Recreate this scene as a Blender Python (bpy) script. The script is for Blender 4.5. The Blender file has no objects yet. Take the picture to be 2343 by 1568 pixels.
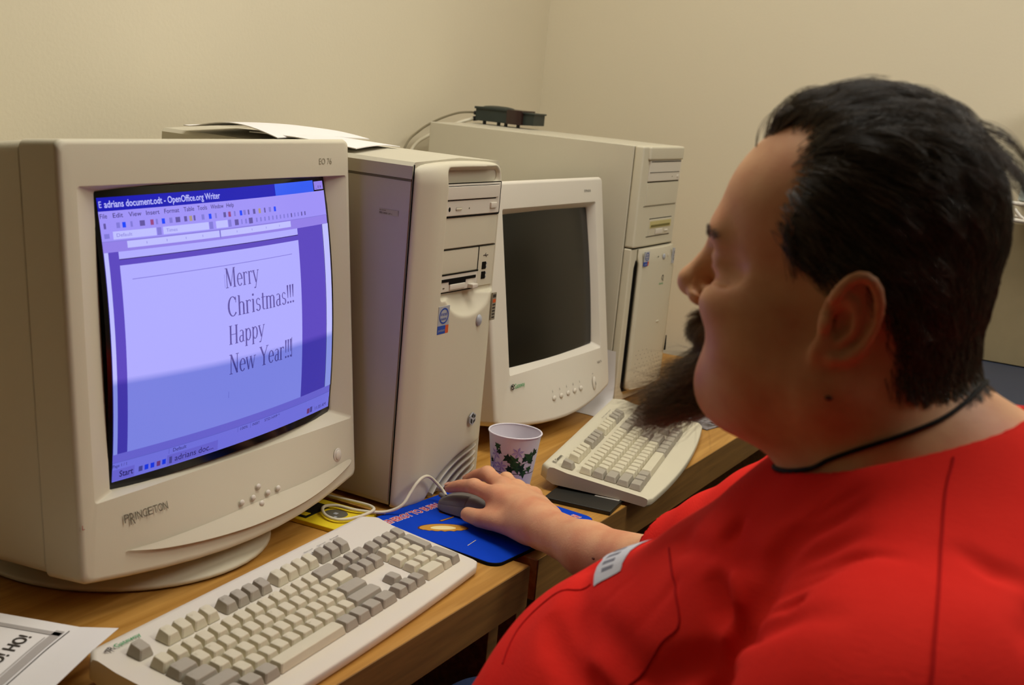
import bpy, bmesh, math, random
import numpy as np
from mathutils import Vector, Matrix

random.seed(7)
RNG = np.random.default_rng(11)
SC = bpy.context.scene
COL = SC.collection
DESK = 0.74            # height of the desk tops
PI = math.pi

# ------------------------------------------------------------------ helpers
def lin(c):
    out = []
    for v in c[:3]:
        v = v / 255.0
        out.append(v / 12.92 if v <= 0.04045 else ((v + 0.055) / 1.055) ** 2.4)
    return out + [1.0]

MATS = {}
def mat(name, rgb, rough=0.5, spec=0.4, noise=0.0, nscale=40.0, bump=0.0, bscale=300.0, metal=0.0, sss=0.0):
    if name in MATS: return MATS[name]
    m = bpy.data.materials.new(name); m.use_nodes = True
    nt = m.node_tree; b = nt.nodes['Principled BSDF']
    c = lin(rgb)
    b.inputs['Base Color'].default_value = c
    b.inputs['Roughness'].default_value = rough
    b.inputs['Specular IOR Level'].default_value = spec
    b.inputs['Metallic'].default_value = metal
    if sss:
        b.inputs['Subsurface Weight'].default_value = sss
        b.inputs['Subsurface Radius'].default_value = (0.012, 0.004, 0.002)
        b.inputs['Subsurface Scale'].default_value = 0.6
    tc = nt.nodes.new('ShaderNodeTexCoord')
    if noise:
        n = nt.nodes.new('ShaderNodeTexNoise'); n.inputs['Scale'].default_value = nscale; n.inputs['Detail'].default_value = 4
        r = nt.nodes.new('ShaderNodeValToRGB')
        r.color_ramp.elements[0].position = 0.3; r.color_ramp.elements[1].position = 0.7
        r.color_ramp.elements[0].color = [x * (1 - noise) for x in c[:3]] + [1]
        r.color_ramp.elements[1].color = [min(1, x * (1 + noise)) for x in c[:3]] + [1]
        nt.links.new(tc.outputs['Object'], n.inputs['Vector']); nt.links.new(n.outputs['Fac'], r.inputs['Fac'])
        nt.links.new(r.outputs['Color'], b.inputs['Base Color'])
    if bump:
        n2 = nt.nodes.new('ShaderNodeTexNoise'); n2.inputs['Scale'].default_value = bscale; n2.inputs['Detail'].default_value = 3
        bp = nt.nodes.new('ShaderNodeBump'); bp.inputs['Strength'].default_value = bump; bp.inputs['Distance'].default_value = 0.001
        nt.links.new(tc.outputs['Object'], n2.inputs['Vector']); nt.links.new(n2.outputs['Fac'], bp.inputs['Height'])
        nt.links.new(bp.outputs['Normal'], b.inputs['Normal'])
    MATS[name] = m
    return m

def tagp(o, label=None, cat=None, group=None, kind=None):
    if label: o['label'] = label
    if cat: o['category'] = cat
    if group: o['group'] = group
    if kind: o['kind'] = kind
    return o

def thing(name, label, cat, loc=(0, 0, 0), rz=0.0, group=None):
    o = bpy.data.objects.new(name, None); COL.objects.link(o)
    o.empty_display_size = 0.05
    o.location = loc; o.rotation_euler = (0, 0, rz)
    return tagp(o, label, cat, group)

class MB:
    """collects vertices and faces (with a material slot) for ONE mesh"""
    def __init__(self): self.v = []; self.f = []; self.m = []; self.s = []
    def add(self, vs, fs, mi=0, smooth=False):
        o = len(self.v); self.v += [tuple(p) for p in vs]
        for f in fs:
            self.f.append([i + o for i in f]); self.m.append(mi); self.s.append(smooth)
        return self
    def xf(self, M, start=0):
        for i in range(start, len(self.v)):
            self.v[i] = tuple(M @ Vector(self.v[i]))
        return self
    def box(self, x0, y0, z0, x1, y1, z1, mi=0, r=0.0, seg=2):
        if r <= 0:
            vs = [(x, y, z) for z in (z0, z1) for y in (y0, y1) for x in (x0, x1)]
            return self.add(vs, [(0, 2, 3, 1), (4, 5, 7, 6), (0, 1, 5, 4), (2, 6, 7, 3), (0, 4, 6, 2), (1, 3, 7, 5)], mi)
        bm = bmesh.new(); bmesh.ops.create_cube(bm, size=1.0)
        for v in bm.verts:
            v.co = Vector(((x0 + x1) / 2 + v.co.x * (x1 - x0), (y0 + y1) / 2 + v.co.y * (y1 - y0), (z0 + z1) / 2 + v.co.z * (z1 - z0)))
        bmesh.ops.bevel(bm, geom=list(bm.edges), offset=r, segments=seg, profile=0.6, affect='EDGES')
        return self.bm(bm, mi, True)
    def bm(self, bm, mi=0, smooth=False):
        bm.verts.index_update()
        self.add([v.co[:] for v in bm.verts], [[v.index for v in f.verts] for f in bm.faces], mi, smooth); bm.free()
        return self
    def rings(self, rings, mi=0, closed=True, cap0=False, cap1=False, smooth=True):
        n = len(rings[0]); vs = [p for r in rings for p in r]; fs = []
        for i in range(len(rings) - 1):
            for j in range(n if closed else n - 1):
                k = (j + 1) % n
                fs.append((i * n + j, i * n + k, (i + 1) * n + k, (i + 1) * n + j))
        self.add(vs, fs, mi, smooth)
        if cap0: self.add(rings[0], [tuple(range(n))[::-1]], mi, False)
        if cap1: self.add(rings[-1], [tuple(range(n))], mi, False)
        return self
    def lathe(self, prof, c=(0, 0, 0), n=48, mi=0, smooth=True):
        rr = [[(c[0] + r * math.cos(2 * PI * k / n), c[1] + r * math.sin(2 * PI * k / n), c[2] + z) for k in range(n)] for r, z in prof]
        return self.rings(rr, mi, True, False, False, smooth)
    def tube(self, pts, r, n=10, mi=0, res=6, smooth=True, caps=True):
        P = catmull([Vector(p) for p in pts], res) if res > 1 else [Vector(p) for p in pts]
        R = r if isinstance(r, (list, tuple)) else [r]
        rr = []; up = Vector((0, 0, 1)); prev = None
        for i, p in enumerate(P):
            t = (P[min(i + 1, len(P) - 1)] - P[max(i - 1, 0)]).normalized()
            if prev is None:
                a = t.cross(up if abs(t.z) < 0.9 else Vector((1, 0, 0))).normalized()
            else:
                a = (prev - t * prev.dot(t)).normalized()
            prev = a; b = t.cross(a)
            q = i / (len(P) - 1) * (len(R) - 1); k = min(int(q), len(R) - 2) if len(R) > 1 else 0
            rad = R[0] if len(R) == 1 else R[k] + (R[k + 1] - R[k]) * (q - k)
            rr.append([tuple(p + (a * math.cos(2 * PI * j / n) + b * math.sin(2 * PI * j / n)) * rad) for j in range(n)])
        return self.rings(rr, mi, True, caps, caps, smooth)
    def prism(self, poly, a, b, axis='y', mi=0, smooth=False):
        """extrude a 2D polygon between a and b along axis"""
        def P(u, v, w): return {'x': (w, u, v), 'y': (u, w, v), 'z': (u, v, w)}[axis]
        r0 = [P(u, v, a) for u, v in poly]; r1 = [P(u, v, b) for u, v in poly]
        return self.rings([r0, r1], mi, True, True, True, smooth)
    def dome(self, c, rx, ry, h, axis='y', sgn=-1, n=20, mi=0):
        """a low button: ellipse outline rising h along sgn*axis"""
        rr = []
        for k, q in enumerate((1.0, 0.97, 0.85, 0.6, 0.3, 0.02)):
            d = h * math.sqrt(max(0, 1 - q * q)) * sgn if k else 0.0
            ring = []
            for j in range(n):
                u = rx * q * math.cos(2 * PI * j / n); v = ry * q * math.sin(2 * PI * j / n)
                ring.append((c[0] + u, c[1] + d, c[2] + v) if axis == 'y' else (c[0] + u, c[1] + v, c[2] + d))
            rr.append(ring)
        return self.rings(rr, mi, True, False, True, True)

def catmull(P, res):
    out = []
    for i in range(len(P) - 1):
        p0 = P[max(i - 1, 0)]; p1 = P[i]; p2 = P[i + 1]; p3 = P[min(i + 2, len(P) - 1)]
        for k in range(res):
            t = k / res
            out.append(0.5 * ((2 * p1) + (p2 - p0) * t + (2 * p0 - 5 * p1 + 4 * p2 - p3) * t * t + (3 * p1 - p0 - 3 * p2 + p3) * t ** 3))
    out.append(P[-1]); return out

def obj(name, mb, mats, parent=None, smooth_angle=None, loc=None, rot=None):
    me = bpy.data.meshes.new(name)
    me.from_pydata(mb.v, [], mb.f)
    me.polygons.foreach_set('material_index', mb.m)
    me.polygons.foreach_set('use_smooth', mb.s)
    bm = bmesh.new(); bm.from_mesh(me)
    bmesh.ops.recalc_face_normals(bm, faces=bm.faces); bm.to_mesh(me); bm.free()
    for m in (mats if isinstance(mats, (list, tuple)) else [mats]): me.materials.append(m)
    o = bpy.data.objects.new(name, me); COL.objects.link(o)
    if any(mb.s):
        wn = o.modifiers.new('even_normals', 'WEIGHTED_NORMAL'); wn.mode = 'FACE_AREA'; wn.weight = 90
    if parent is not None: o.parent = parent
    if loc: o.location = loc
    if rot: o.rotation_euler = rot
    return o

# ---- lettering: the built-in font turned into flat faces
_T = {}
def glyphs(s, bold=0.0):
    key = (s, bold)
    if key in _T: return _T[key]
    cu = bpy.data.curves.new('lettering', 'FONT'); cu.body = s; cu.size = 1.0; cu.offset = bold; cu.resolution_u = 3
    cu.dimensions = '2D'; cu.fill_mode = 'FRONT'
    o = bpy.data.objects.new('lettering', cu); COL.objects.link(o)
    dg = bpy.context.evaluated_depsgraph_get()
    me = bpy.data.meshes.new_from_object(o.evaluated_get(dg))
    vs = [(v.co.x, v.co.y) for v in me.vertices]; fs = [list(p.vertices) for p in me.polygons]
    bpy.data.objects.remove(o); bpy.data.curves.remove(cu); bpy.data.meshes.remove(me)
    if vs:
        x0 = min(v[0] for v in vs); x1 = max(v[0] for v in vs)
    else: x0, x1 = 0, 1
    _T[key] = (vs, fs, x0, x1)
    return _T[key]

def text2d(s, x, y, h, w=None, bold=0.0):
    """faces of s: left-bottom at x,y; cap height h; squeezed to width w"""
    vs, fs, x0, x1 = glyphs(s, bold)
    k = h / 0.7
    kx = k if w is None else w / max(1e-6, x1 - x0)
    return [(x + (a - x0) * kx, y + b * k) for a, b in vs], fs

def put2d(mb, vf, fn, mi=0):
    vs, fs = vf
    mb.add([fn(a, b) for a, b in vs], fs, mi)

# condensed serif letters as strokes (thick stems, thin hairlines, flat serifs)
def serif_glyph(ch):
    """-> width, list of quads in a box 1 high (cap), x-height .66"""
    T, H = 0.105, 0.035; q = []
    def bar(x0, y0, x1, y1, w):
        dx, dy = x1 - x0, y1 - y0; L = math.hypot(dx, dy) or 1
        nx, ny = -dy / L * w / 2, dx / L * w / 2
        q.append([(x0 - nx, y0 - ny), (x1 - nx, y1 - ny), (x1 + nx, y1 + ny), (x0 + nx, y0 + ny)])
    def stem(x, y0, y1, w=T): bar(x, y0, x, y1, w)
    def ser(x, y, w=0.2): bar(x - w / 2, y, x + w / 2, y, H)
    def arc(cx, cy, rx, ry, a0, a1, wt, wn, n=12):
        pr = None
        for i in range(n + 1):
            a = math.radians(a0 + (a1 - a0) * i / n)
            p = (cx + rx * math.cos(a), cy + ry * math.sin(a)); w = wn + (wt - wn) * abs(math.cos(a))
            if pr: bar(pr[0][0], pr[0][1], p[0], p[1], (w + pr[1]) / 2)
            pr = (p, w)
    X = 0.66
    if ch == 'M':
        stem(.1, 0, 1, H * 1.4); stem(.62, 0, 1); bar(.12, 1, .36, .06, T); bar(.36, .06, .6, 1, H)
        ser(.1, 0); ser(.62, 0, .22); ser(.08, 1, .16); ser(.64, 1, .16); return .78, q
    if ch == 'C':
        arc(.32, .5, .24, .5, 40, 320, T, H, 18); stem(.51, .68, .98, H); return .62, q
    if ch == 'H':
        stem(.12, 0, 1); stem(.5, 0, 1); bar(.12, .52, .5, .52, H)
        for x in (.12, .5): ser(x, 0); ser(x, 1)
        return .64, q
    if ch == 'N':
        stem(.1, 0, 1, H * 1.4); stem(.5, 0, 1, H * 1.4); bar(.1, 1, .5, 0, T); ser(.1, 0); ser(.07, 1, .16); ser(.5, 1); return .62, q
    if ch == 'Y':
        bar(.06, 1, .3, .46, T); bar(.54, 1, .3, .46, H * 1.3); stem(.3, 0, .48); ser(.3, 0, .24); ser(.06, 1); ser(.54, 1, .18); return .6, q
    if ch == 'e':
        arc(.23, X / 2, .16, X / 2, 0, 320, T * .85, H, 16); bar(.08, X / 2 + .03, .39, X / 2 + .03, H); return .46, q
    if ch == 'r':
        stem(.1, 0, X, T * .9); ser(.1, 0); ser(.06, X, .1); arc(.24, X - .16, .13, .16, 60, 165, H, H * 1.6, 6); bar(.29, X - .06, .34, X - .06, .09); return .38, q
    if ch == 'y':
        bar(.05, X, .22, 0.02, T * .85); bar(.4, X, .17, -.25, H * 1.3); bar(.17, -.25, .06, -.26, .07); ser(.06, X, .18); ser(.4, X, .14); return .45, q
    if ch == 'h':
        stem(.1, 0, 1, T * .9); stem(.36, 0, X - .12, T * .9); arc(.23, X - .14, .13, .13, 0, 170, T * .8, H, 8); ser(.1, 0, .18); ser(.36, 0, .18); ser(.06, 1, .1); return .48, q
    if ch == 'i':
        stem(.11, 0, X, T * .9); ser(.11, 0, .18); ser(.07, X, .1); bar(.11, .84, .11, .95, .11); return .24, q
    if ch == 's':
        arc(.19, X * .74, .11, X * .25, 20, 270, T * .6, H, 10); arc(.19, X * .25, .12, X * .25, 90, -160, T * .8, H, 10); return .38, q
    if ch == 't':
        stem(.13, .08, .88, T * .85); bar(.03, X, .27, X, H); arc(.2, .1, .07, .09, 180, 320, T * .7, H, 6); return .3, q
    if ch == 'm':
        stem(.1, 0, X, T * .9); ser(.1, 0, .17); ser(.06, X, .1)
        for x in (.34, .58):
            stem(x, 0, X - .12, T * .9); ser(x, 0, .17); arc(x - .12, X - .14, .12, .13, 0, 170, T * .8, H, 8)
        return .7, q
    if ch == 'a':
        stem(.3, .05, X - .1, T * .85); arc(.19, X - .13, .11, .12, 0, 150, T * .6, H, 7); arc(.19, .18, .12, .18, 60, 330, T * .8, H, 10); bar(.3, .03, .4, .02, H); return .42, q
    if ch == 'p':
        stem(.1, -.28, X, T * .9); ser(.1, -.28, .18); ser(.06, X, .1); arc(.24, X / 2, .15, X / 2, -150, 150, T * .85, H, 12); return .48, q
    if ch == 'w':
        bar(.04, X, .18, 0, T * .8); bar(.18, 0, .32, X, H); bar(.32, X, .46, 0, T * .8); bar(.46, 0, .6, X, H)
        for x in (.05, .32, .6): ser(x, X, .15)
        return .66, q
    if ch == '!':
        q.append([(.09, .3), (.13, .3), (.17, 1), (.05, 1)]); bar(.11, 0, .11, .11, .11); return .2, q
    return .3, q

def serif2d(s, x, y, h, w=None):
    """h = cap height; w = total width"""
    ws = [serif_glyph(c) for c in s]; tot = sum(a for a, _ in ws); kx = h if w is None else w / tot
    vs, fs = [], []; cx = 0
    for a, qs in ws:
        for q in qs:
            fs.append([len(vs) + i for i in range(4)]); vs += [(x + (cx + p[0]) * kx, y + p[1] * h) for p in q]
        cx += a
    return vs, fs

# ---- signed distance fields and a surface-nets mesher for organic shapes
def ell(P, c, r):
    r = np.array(r, np.float32); q = (P - np.array(c, np.float32)) / r; q2 = q * q; w = 1 / (r * r)
    k0 = np.sqrt(q2[:, 0] + q2[:, 1] + q2[:, 2]); k1 = np.sqrt(q2[:, 0] * w[0] + q2[:, 1] * w[1] + q2[:, 2] * w[2]) + 1e-9
    return k0 * (k0 - 1) / k1
def cone(P, a, b, ra, rb=None):
    rb = ra if rb is None else rb
    a = np.array(a, np.float32); b = np.array(b, np.float32); ba = b - a; pa = P - a
    h = np.clip((pa @ ba) / float(ba @ ba), 0, 1)
    d = pa - h[:, None] * ba
    return np.sqrt(np.einsum('ij,ij->i', d, d)) - (ra + (rb - ra) * h)
def poly(P, pts, r):
    R = r if isinstance(r, (list, tuple)) else [r] * len(pts); d = None
    for i in range(len(pts) - 1):
        e = cone(P, pts[i], pts[i + 1], R[i], R[i + 1]); d = e if d is None else np.minimum(d, e)
    return d
def smin(a, b, k):
    h = np.maximum(k - np.abs(a - b), 0) / k
    return np.minimum(a, b) - h * h * k * 0.25
def smax(a, b, k): return -smin(-a, -b, k)
def rbox(P, c, half, r):
    q = np.abs(P - np.array(c, np.float32)) - (np.array(half, np.float32) - r)
    return np.sqrt((np.maximum(q, 0) ** 2).sum(-1)) + np.minimum(q.max(-1), 0) - r

def nets(fn, lo, hi, h, B=20, slack=1.6):
    """naive surface nets of fn(P)<0, only in blocks near the surface; returns verts, quads"""
    lo = np.array(lo, float); n = np.ceil((np.array(hi, float) - lo) / h).astype(int)
    nb = -(-n // B); N = nb * B + 2
    cid = lambda i, j, k: (i * N[1] + j) * N[2] + k
    cells, verts, quads = [], [], []
    centers = np.array([[(a + .5) * B, (b + .5) * B, (c + .5) * B] for a in range(nb[0]) for b in range(nb[1]) for c in range(nb[2])])
    dc = np.concatenate([fn((lo + centers[i:i + 20000] * h).astype(np.float32)) for i in range(0, len(centers), 20000)])
    act = centers[np.abs(dc) < slack * B * h * 0.87]
    g = np.arange(-1, B + 1); gi, gj, gk = np.meshgrid(g, g, g, indexing='ij')
    E = [((0,0,0),(1,0,0)),((0,1,0),(1,1,0)),((0,0,1),(1,0,1)),((0,1,1),(1,1,1)),((0,0,0),(0,1,0)),((1,0,0),(1,1,0)),((0,0,1),(0,1,1)),((1,0,1),(1,1,1)),((0,0,0),(0,0,1)),((1,0,0),(1,0,1)),((0,1,0),(0,1,1)),((1,1,0),(1,1,1))]
    for c in act:
        o = np.round(c - B / 2).astype(int)
        I, J, K = gi[1:, 1:, 1:] + o[0], gj[1:, 1:, 1:] + o[1], gk[1:, 1:, 1:] + o[2]
        I = np.arange(B + 1) + o[0]; J = np.arange(B + 1) + o[1]; K = np.arange(B + 1) + o[2]
        II, JJ, KK = np.meshgrid(I, J, K, indexing='ij')
        P = (lo + np.stack([II, JJ, KK], -1) * h).astype(np.float32)
        D = fn(P.reshape(-1, 3)).reshape(II.shape)
        S = D < 0
        if S.all() or not S.any(): continue
        acc = np.zeros((B, B, B, 3)); cnt = np.zeros((B, B, B))
        sl = lambda t: (slice(t[0], t[0] + B), slice(t[1], t[1] + B), slice(t[2], t[2] + B))
        for a, b in E:
            da, db = D[sl(a)], D[sl(b)]; cr = (da < 0) != (db < 0)
            t = np.where(cr, da / np.where(da - db == 0, 1, da - db), 0)
            for ax in range(3):
                acc[..., ax] += np.where(cr, a[ax] + (b[ax] - a[ax]) * t, 0)
            cnt += cr
        m = cnt > 0
        ii, jj, kk = np.nonzero(m)
        pos = acc[m] / cnt[m][:, None] + np.stack([ii, jj, kk], -1) + o
        cells.append(cid(ii + o[0], jj + o[1], kk + o[2])); verts.append(lo + pos * h)
        for ax in range(3):
            t = [0, 0, 0]; t[ax] = 1
            s0 = S[:B, :B, :B]; s1 = S[sl(t)]
            ci, cj, ck = np.nonzero(s0 != s1)
            if not len(ci): continue
            fl = s0[ci, cj, ck]
            base = np.stack([ci + o[0], cj + o[1], ck + o[2]], -1)
            u, w = (ax + 1) % 3, (ax + 2) % 3
            du = np.zeros(3, int); dw = np.zeros(3, int); du[u] = 1; dw[w] = 1
            cs = [base - du - dw, base - dw, base, base - du]
            ids = np.stack([cid(*q.T) for q in cs], -1)
            ids[~fl] = ids[~fl][:, ::-1]
            quads.append(ids)
    cells = np.concatenate(cells); verts = np.concatenate(verts); quads = np.concatenate(quads)
    order = np.argsort(cells); cs = cells[order]
    idx = np.searchsorted(cs, quads); idx = np.clip(idx, 0, len(cs) - 1)
    ok = (cs[idx] == quads).all(1)
    return verts[order], idx[ok]

def relax(V, Q, it=1, lam=0.4):
    E0 = np.concatenate([Q[:, k] for k in range(4)] + [Q[:, (k + 1) % 4] for k in range(4)]); E1 = np.concatenate([Q[:, (k + 1) % 4] for k in range(4)] + [Q[:, k] for k in range(4)])
    c = np.maximum(np.bincount(E0, minlength=len(V)), 1)
    for _ in range(it):
        s = np.stack([np.bincount(E0, weights=V[E1, k], minlength=len(V)) for k in range(3)], 1)
        V = V + lam * (s / c[:, None] - V)
    return V

def sdf_obj(name, fn, lo, hi, h, mats, parent=None, B=20, it=1, offset=(0, 0, 0), matfn=None, keep=None):
    V, Q = nets(fn, lo, hi, h, B)
    if it: V = relax(V, Q, it)
    V = V + np.array(offset)
    me = bpy.data.meshes.new(name)
    me.vertices.add(len(V)); me.vertices.foreach_set('co', V.astype(np.float32).ravel())
    me.loops.add(len(Q) * 4); me.loops.foreach_set('vertex_index', Q.astype(np.int32).ravel())
    me.polygons.add(len(Q)); me.polygons.foreach_set('loop_start', np.arange(0, len(Q) * 4, 4, dtype=np.int32))
    me.polygons.foreach_set('use_smooth', np.ones(len(Q), bool))
    for m in (mats if isinstance(mats, (list, tuple)) else [mats]): me.materials.append(m)
    if matfn is not None:
        me.polygons.foreach_set('material_index', matfn(V[Q].mean(1) - np.array(offset)).astype(np.int32))
    me.update(calc_edges=True); me.validate()
    o = bpy.data.objects.new(name, me); COL.objects.link(o)
    if parent is not None: o.parent = parent
    return o, V, Q

# ------------------------------------------------------------------ materials
BEIGE = mat('beige_plastic', (212, 204, 180), 0.55, 0.35, noise=0.03, nscale=3.0, bump=0.06, bscale=900)
BEIGE_W = mat('pale_plastic', (220, 212, 196), 0.5, 0.35, noise=0.02, nscale=4.0, bump=0.05, bscale=900)
METALB = mat('painted_case', (202, 195, 174), 0.5, 0.35, noise=0.02, nscale=5.0, bump=0.05, bscale=700)
GREYK = mat('grey_keycap', (170, 162, 146), 0.6, 0.3, noise=0.02)
LIGHTK = mat('light_keycap', (212, 204, 178), 0.6, 0.3, noise=0.02)
INK = mat('dark_ink', (62, 56, 50), 0.7, 0.2, noise=0.02)
GREEN_INK = mat('green_ink', (40, 150, 84), 0.6, 0.2, noise=0.02)
BLACKP = mat('black_plastic', (22, 22, 20), 0.4, 0.4, noise=0.05)
DARKGAP = mat('dark_gap', (18, 15, 12), 0.8, 0.1, noise=0.05)
GREYLINE = mat('panel_line', (112, 104, 84), 0.7, 0.2, noise=0.03)
WHITEP = mat('white_paper', (235, 231, 228), 0.8, 0.15, noise=0.015, nscale=8)
BLUE_INK = mat('blue_ink', (44, 78, 170), 0.5, 0.3, noise=0.03)
SILVER = mat('silver_foil', (176, 178, 184), 0.35, 0.5, noise=0.05, nscale=200)
ORANGE_INK = mat('orange_ink', (214, 96, 48), 0.6, 0.2, noise=0.04)

def wall_mat():
    m = mat('painted_wall', (226, 216, 190), 0.85, 0.15, noise=0.012, nscale=1.6, bump=0.25, bscale=160)
    return m
def wood_mat(name, c0, c1, rough=0.42):
    m = bpy.data.materials.new(name); m.use_nodes = True
    nt = m.node_tree; b = nt.nodes['Principled BSDF']
    tc = nt.nodes.new('ShaderNodeTexCoord'); mp = nt.nodes.new('ShaderNodeMapping')
    mp.inputs['Scale'].default_value = (3.0, 42.0, 42.0)
    n = nt.nodes.new('ShaderNodeTexNoise'); n.inputs['Scale'].default_value = 2.2; n.inputs['Detail'].default_value = 7; n.inputs['Distortion'].default_value = 0.6
    r = nt.nodes.new('ShaderNodeValToRGB'); r.color_ramp.elements[0].position = 0.3; r.color_ramp.elements[1].position = 0.72
    r.color_ramp.elements[0].color = lin(c0); r.color_ramp.elements[1].color = lin(c1)
    nt.links.new(tc.outputs['Object'], mp.inputs['Vector']); nt.links.new(mp.outputs['Vector'], n.inputs['Vector'])
    nt.links.new(n.outputs['Fac'], r.inputs['Fac']); nt.links.new(r.outputs['Color'], b.inputs['Base Color'])
    b.inputs['Roughness'].default_value = rough; b.inputs['Specular IOR Level'].default_value = 0.35
    return m
WOOD = wood_mat('oak_laminate', (166, 116, 46), (200, 150, 76))
WOODE = wood_mat('oak_edge', (112, 80, 38), (142, 104, 52), 0.55)

# ------------------------------------------------------------------ the room
XW, YW, X0, Y0, ZC = 2.655, 1.42, -6.5, -6.0, 2.6
def struct(name, mb, m):
    o = obj(name, mb, m); o['kind'] = 'structure'; return o
WALL = wall_mat()
struct('floor', MB().box(X0, Y0, -0.1, XW, YW, 0.0), mat('carpet_floor', (104, 98, 92), 0.95, 0.1, noise=0.15, nscale=300, bump=0.6, bscale=500))
struct('ceiling', MB().box(X0, Y0, ZC, XW, YW, ZC + 0.1), mat('ceiling_tile', (225, 220, 208), 0.9, 0.1, noise=0.04, nscale=120))
struct('wall_back', MB().box(X0, YW, -0.1, XW + 0.1, YW + 0.1, ZC + 0.1), WALL)
struct('wall_right', MB().box(XW, Y0 - 0.1, -0.1, XW + 0.1, YW, ZC + 0.1), WALL)
struct('wall_left', MB().box(X0 - 0.1, Y0, -0.1, X0, YW + 0.1, ZC + 0.1), WALL)
struct('wall_front', MB().box(X0 - 0.1, Y0 - 0.1, -0.1, XW, Y0, ZC + 0.1), WALL)

# ceiling lamps: recessed fluorescent troffers (the light of the room)
LAMP = bpy.data.materials.new('lamp_diffuser'); LAMP.use_nodes = True
_b = LAMP.node_tree.nodes['Principled BSDF']; _b.inputs['Base Color'].default_value = (0.8, 0.8, 0.75, 1)
_b.inputs['Emission Color'].default_value = (1.0, 0.93, 0.8, 1); _b.inputs['Emission Strength'].default_value = 3.0
def troffer(x, y, power, label, w=0.58, l=1.18):
    t = thing('ceiling_light', label, 'ceiling light', (x, y, ZC), 0, 'fluorescent ceiling lights')
    f = MB(); e = 0.03
    f.box(-w/2-e, -l/2-e, -0.02, -w/2, l/2+e, 0); f.box(w/2, -l/2-e, -0.02, w/2+e, l/2+e, 0)
    f.box(-w/2, -l/2-e, -0.02, w/2, -l/2, 0); f.box(-w/2, l/2, -0.02, w/2, l/2+e, 0)
    obj('light_frame', f, BEIGE_W, t)
    obj('diffuser', MB().box(-w/2, -l/2, -0.008, w/2, l/2, 0), LAMP, t)
    d = bpy.data.lights.new('tube_light', 'AREA'); d.shape = 'RECTANGLE'; d.size = w; d.size_y = l; d.energy = power; d.color = (1.0, 0.985, 0.93)
    o = bpy.data.objects.new('tube_light', d); COL.objects.link(o); o.parent = t; o.location = (0, 0, -0.025)
troffer(1.45, 0.60, 13.5, 'fluorescent ceiling light over the desks, nearest the back wall')
troffer(1.72, -1.0, 16, 'fluorescent ceiling light behind the seated person')

# ------------------------------------------------------------------ desks
def desk(x0, x1, label, leglab):
    t = thing('desk', label, 'desk', ((x0 + x1) / 2, 1.0, 0))
    w = (x1 - x0) / 2; y0, y1 = 0.634 - 1.0, 1.395 - 1.0
    obj('desktop', MB().box(-w, y0 + 0.0015, DESK - 0.055, w, y1, DESK, r=0.0012, seg=1), WOOD, t)
    obj('edge_band', MB().box(-w + 0.0005, y0, DESK - 0.0548, w - 0.0005, y0 + 0.0014, DESK - 0.0004), WOODE, t)
    for s in (-1, 1):
        a, b = (-w + 0.012, -w + 0.037) if s < 0 else (w - 0.037, w - 0.012)
        obj('side_panel', MB().box(a, y0 + 0.03, 0, b, y1 - 0.02, DESK - 0.055, r=0.001, seg=1), WOODE, t)
    obj('modesty_panel', MB().box(-w + 0.037, y1 - 0.12, 0.2, w - 0.037, y1 - 0.10, DESK - 0.055), WOODE, t)
    return t
desk(-0.05, 1.2755, 'oak laminate desk at the left carrying the big lit monitor', '')
desk(1.297, 2.6, 'oak laminate desk at the right carrying both computer towers', '')

# ------------------------------------------------------------------ rounded rectangle rings
def rr(u0, u1, v0, v1, y, rad, bulge=0.0, n=10, k=5, topb=0.0):
    """closed outline in the x-z plane at depth y; bulge pushes the bottom edge down, topb the top edge up"""
    uc, hw = (u0 + u1) / 2, (u1 - u0) / 2
    P = []
    cs = [(u1 - rad, v0 + rad, -90), (u1 - rad, v1 - rad, 0), (u0 + rad, v1 - rad, 90), (u0 + rad, v0 + rad, 180)]
    for ci, (cx, cz, a0) in enumerate(cs):
        for j in range(k + 1):
            a = math.radians(a0 + 90 * j / k); P.append([cx + rad * math.cos(a), cz + rad * math.sin(a)])
        nx = cs[(ci + 1) % 4]; a = math.radians(nx[2])
        q0 = P[-1]; q1 = [nx[0] + rad * math.cos(a), nx[1] + rad * math.sin(a)]
        for j in range(1, n): P.append([q0[0] + (q1[0] - q0[0]) * j / n, q0[1] + (q1[1] - q0[1]) * j / n])
    out = []
    vm = (v0 + v1) / 2
    for u, v in P:
        q = max(0.0, 1 - ((u - uc) / hw) ** 2)
        if v < vm: v -= bulge * q * (vm - v) / (vm - v0)
        else: v += topb * q * (v - vm) / (v1 - vm)
        out.append((u, y, v))
    return out

def tiltM(y0, z0, tilt): return Matrix.Translation((0, y0, z0)) @ Matrix.Rotation(math.radians(-tilt), 4, 'X')

def xform(mb, M): mb.v = [tuple(M @ Vector(p)) for p in mb.v]; return mb

# crescent ledge under the buttons of the big monitor
def crescent(mb, pts, depth, drop, mi=0, sw=lambda u, v: 0.0):
    """pts (u,v) along an arc in the face plane; a ledge that swells to depth in the middle"""
    n = len(pts); r = []
    for i, (u, v) in enumerate(pts):
        s = math.sin(PI * i / (n - 1))
        r.append([(a_, sw(a_, c_) + b_, c_) for a_, b_, c_ in ((u, -0.0002, v + 0.022 * s + 0.0005), (u, -depth * s * 0.6, v + 0.011 * s), (u, -depth * s - 0.0003, v + 0.001), (u, -depth * s - 0.0002, v), (u, 0.0015, v - drop * s * 0.15 - 0.0002))])
    return mb.rings(r, mi, False, False, False, True)

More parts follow.
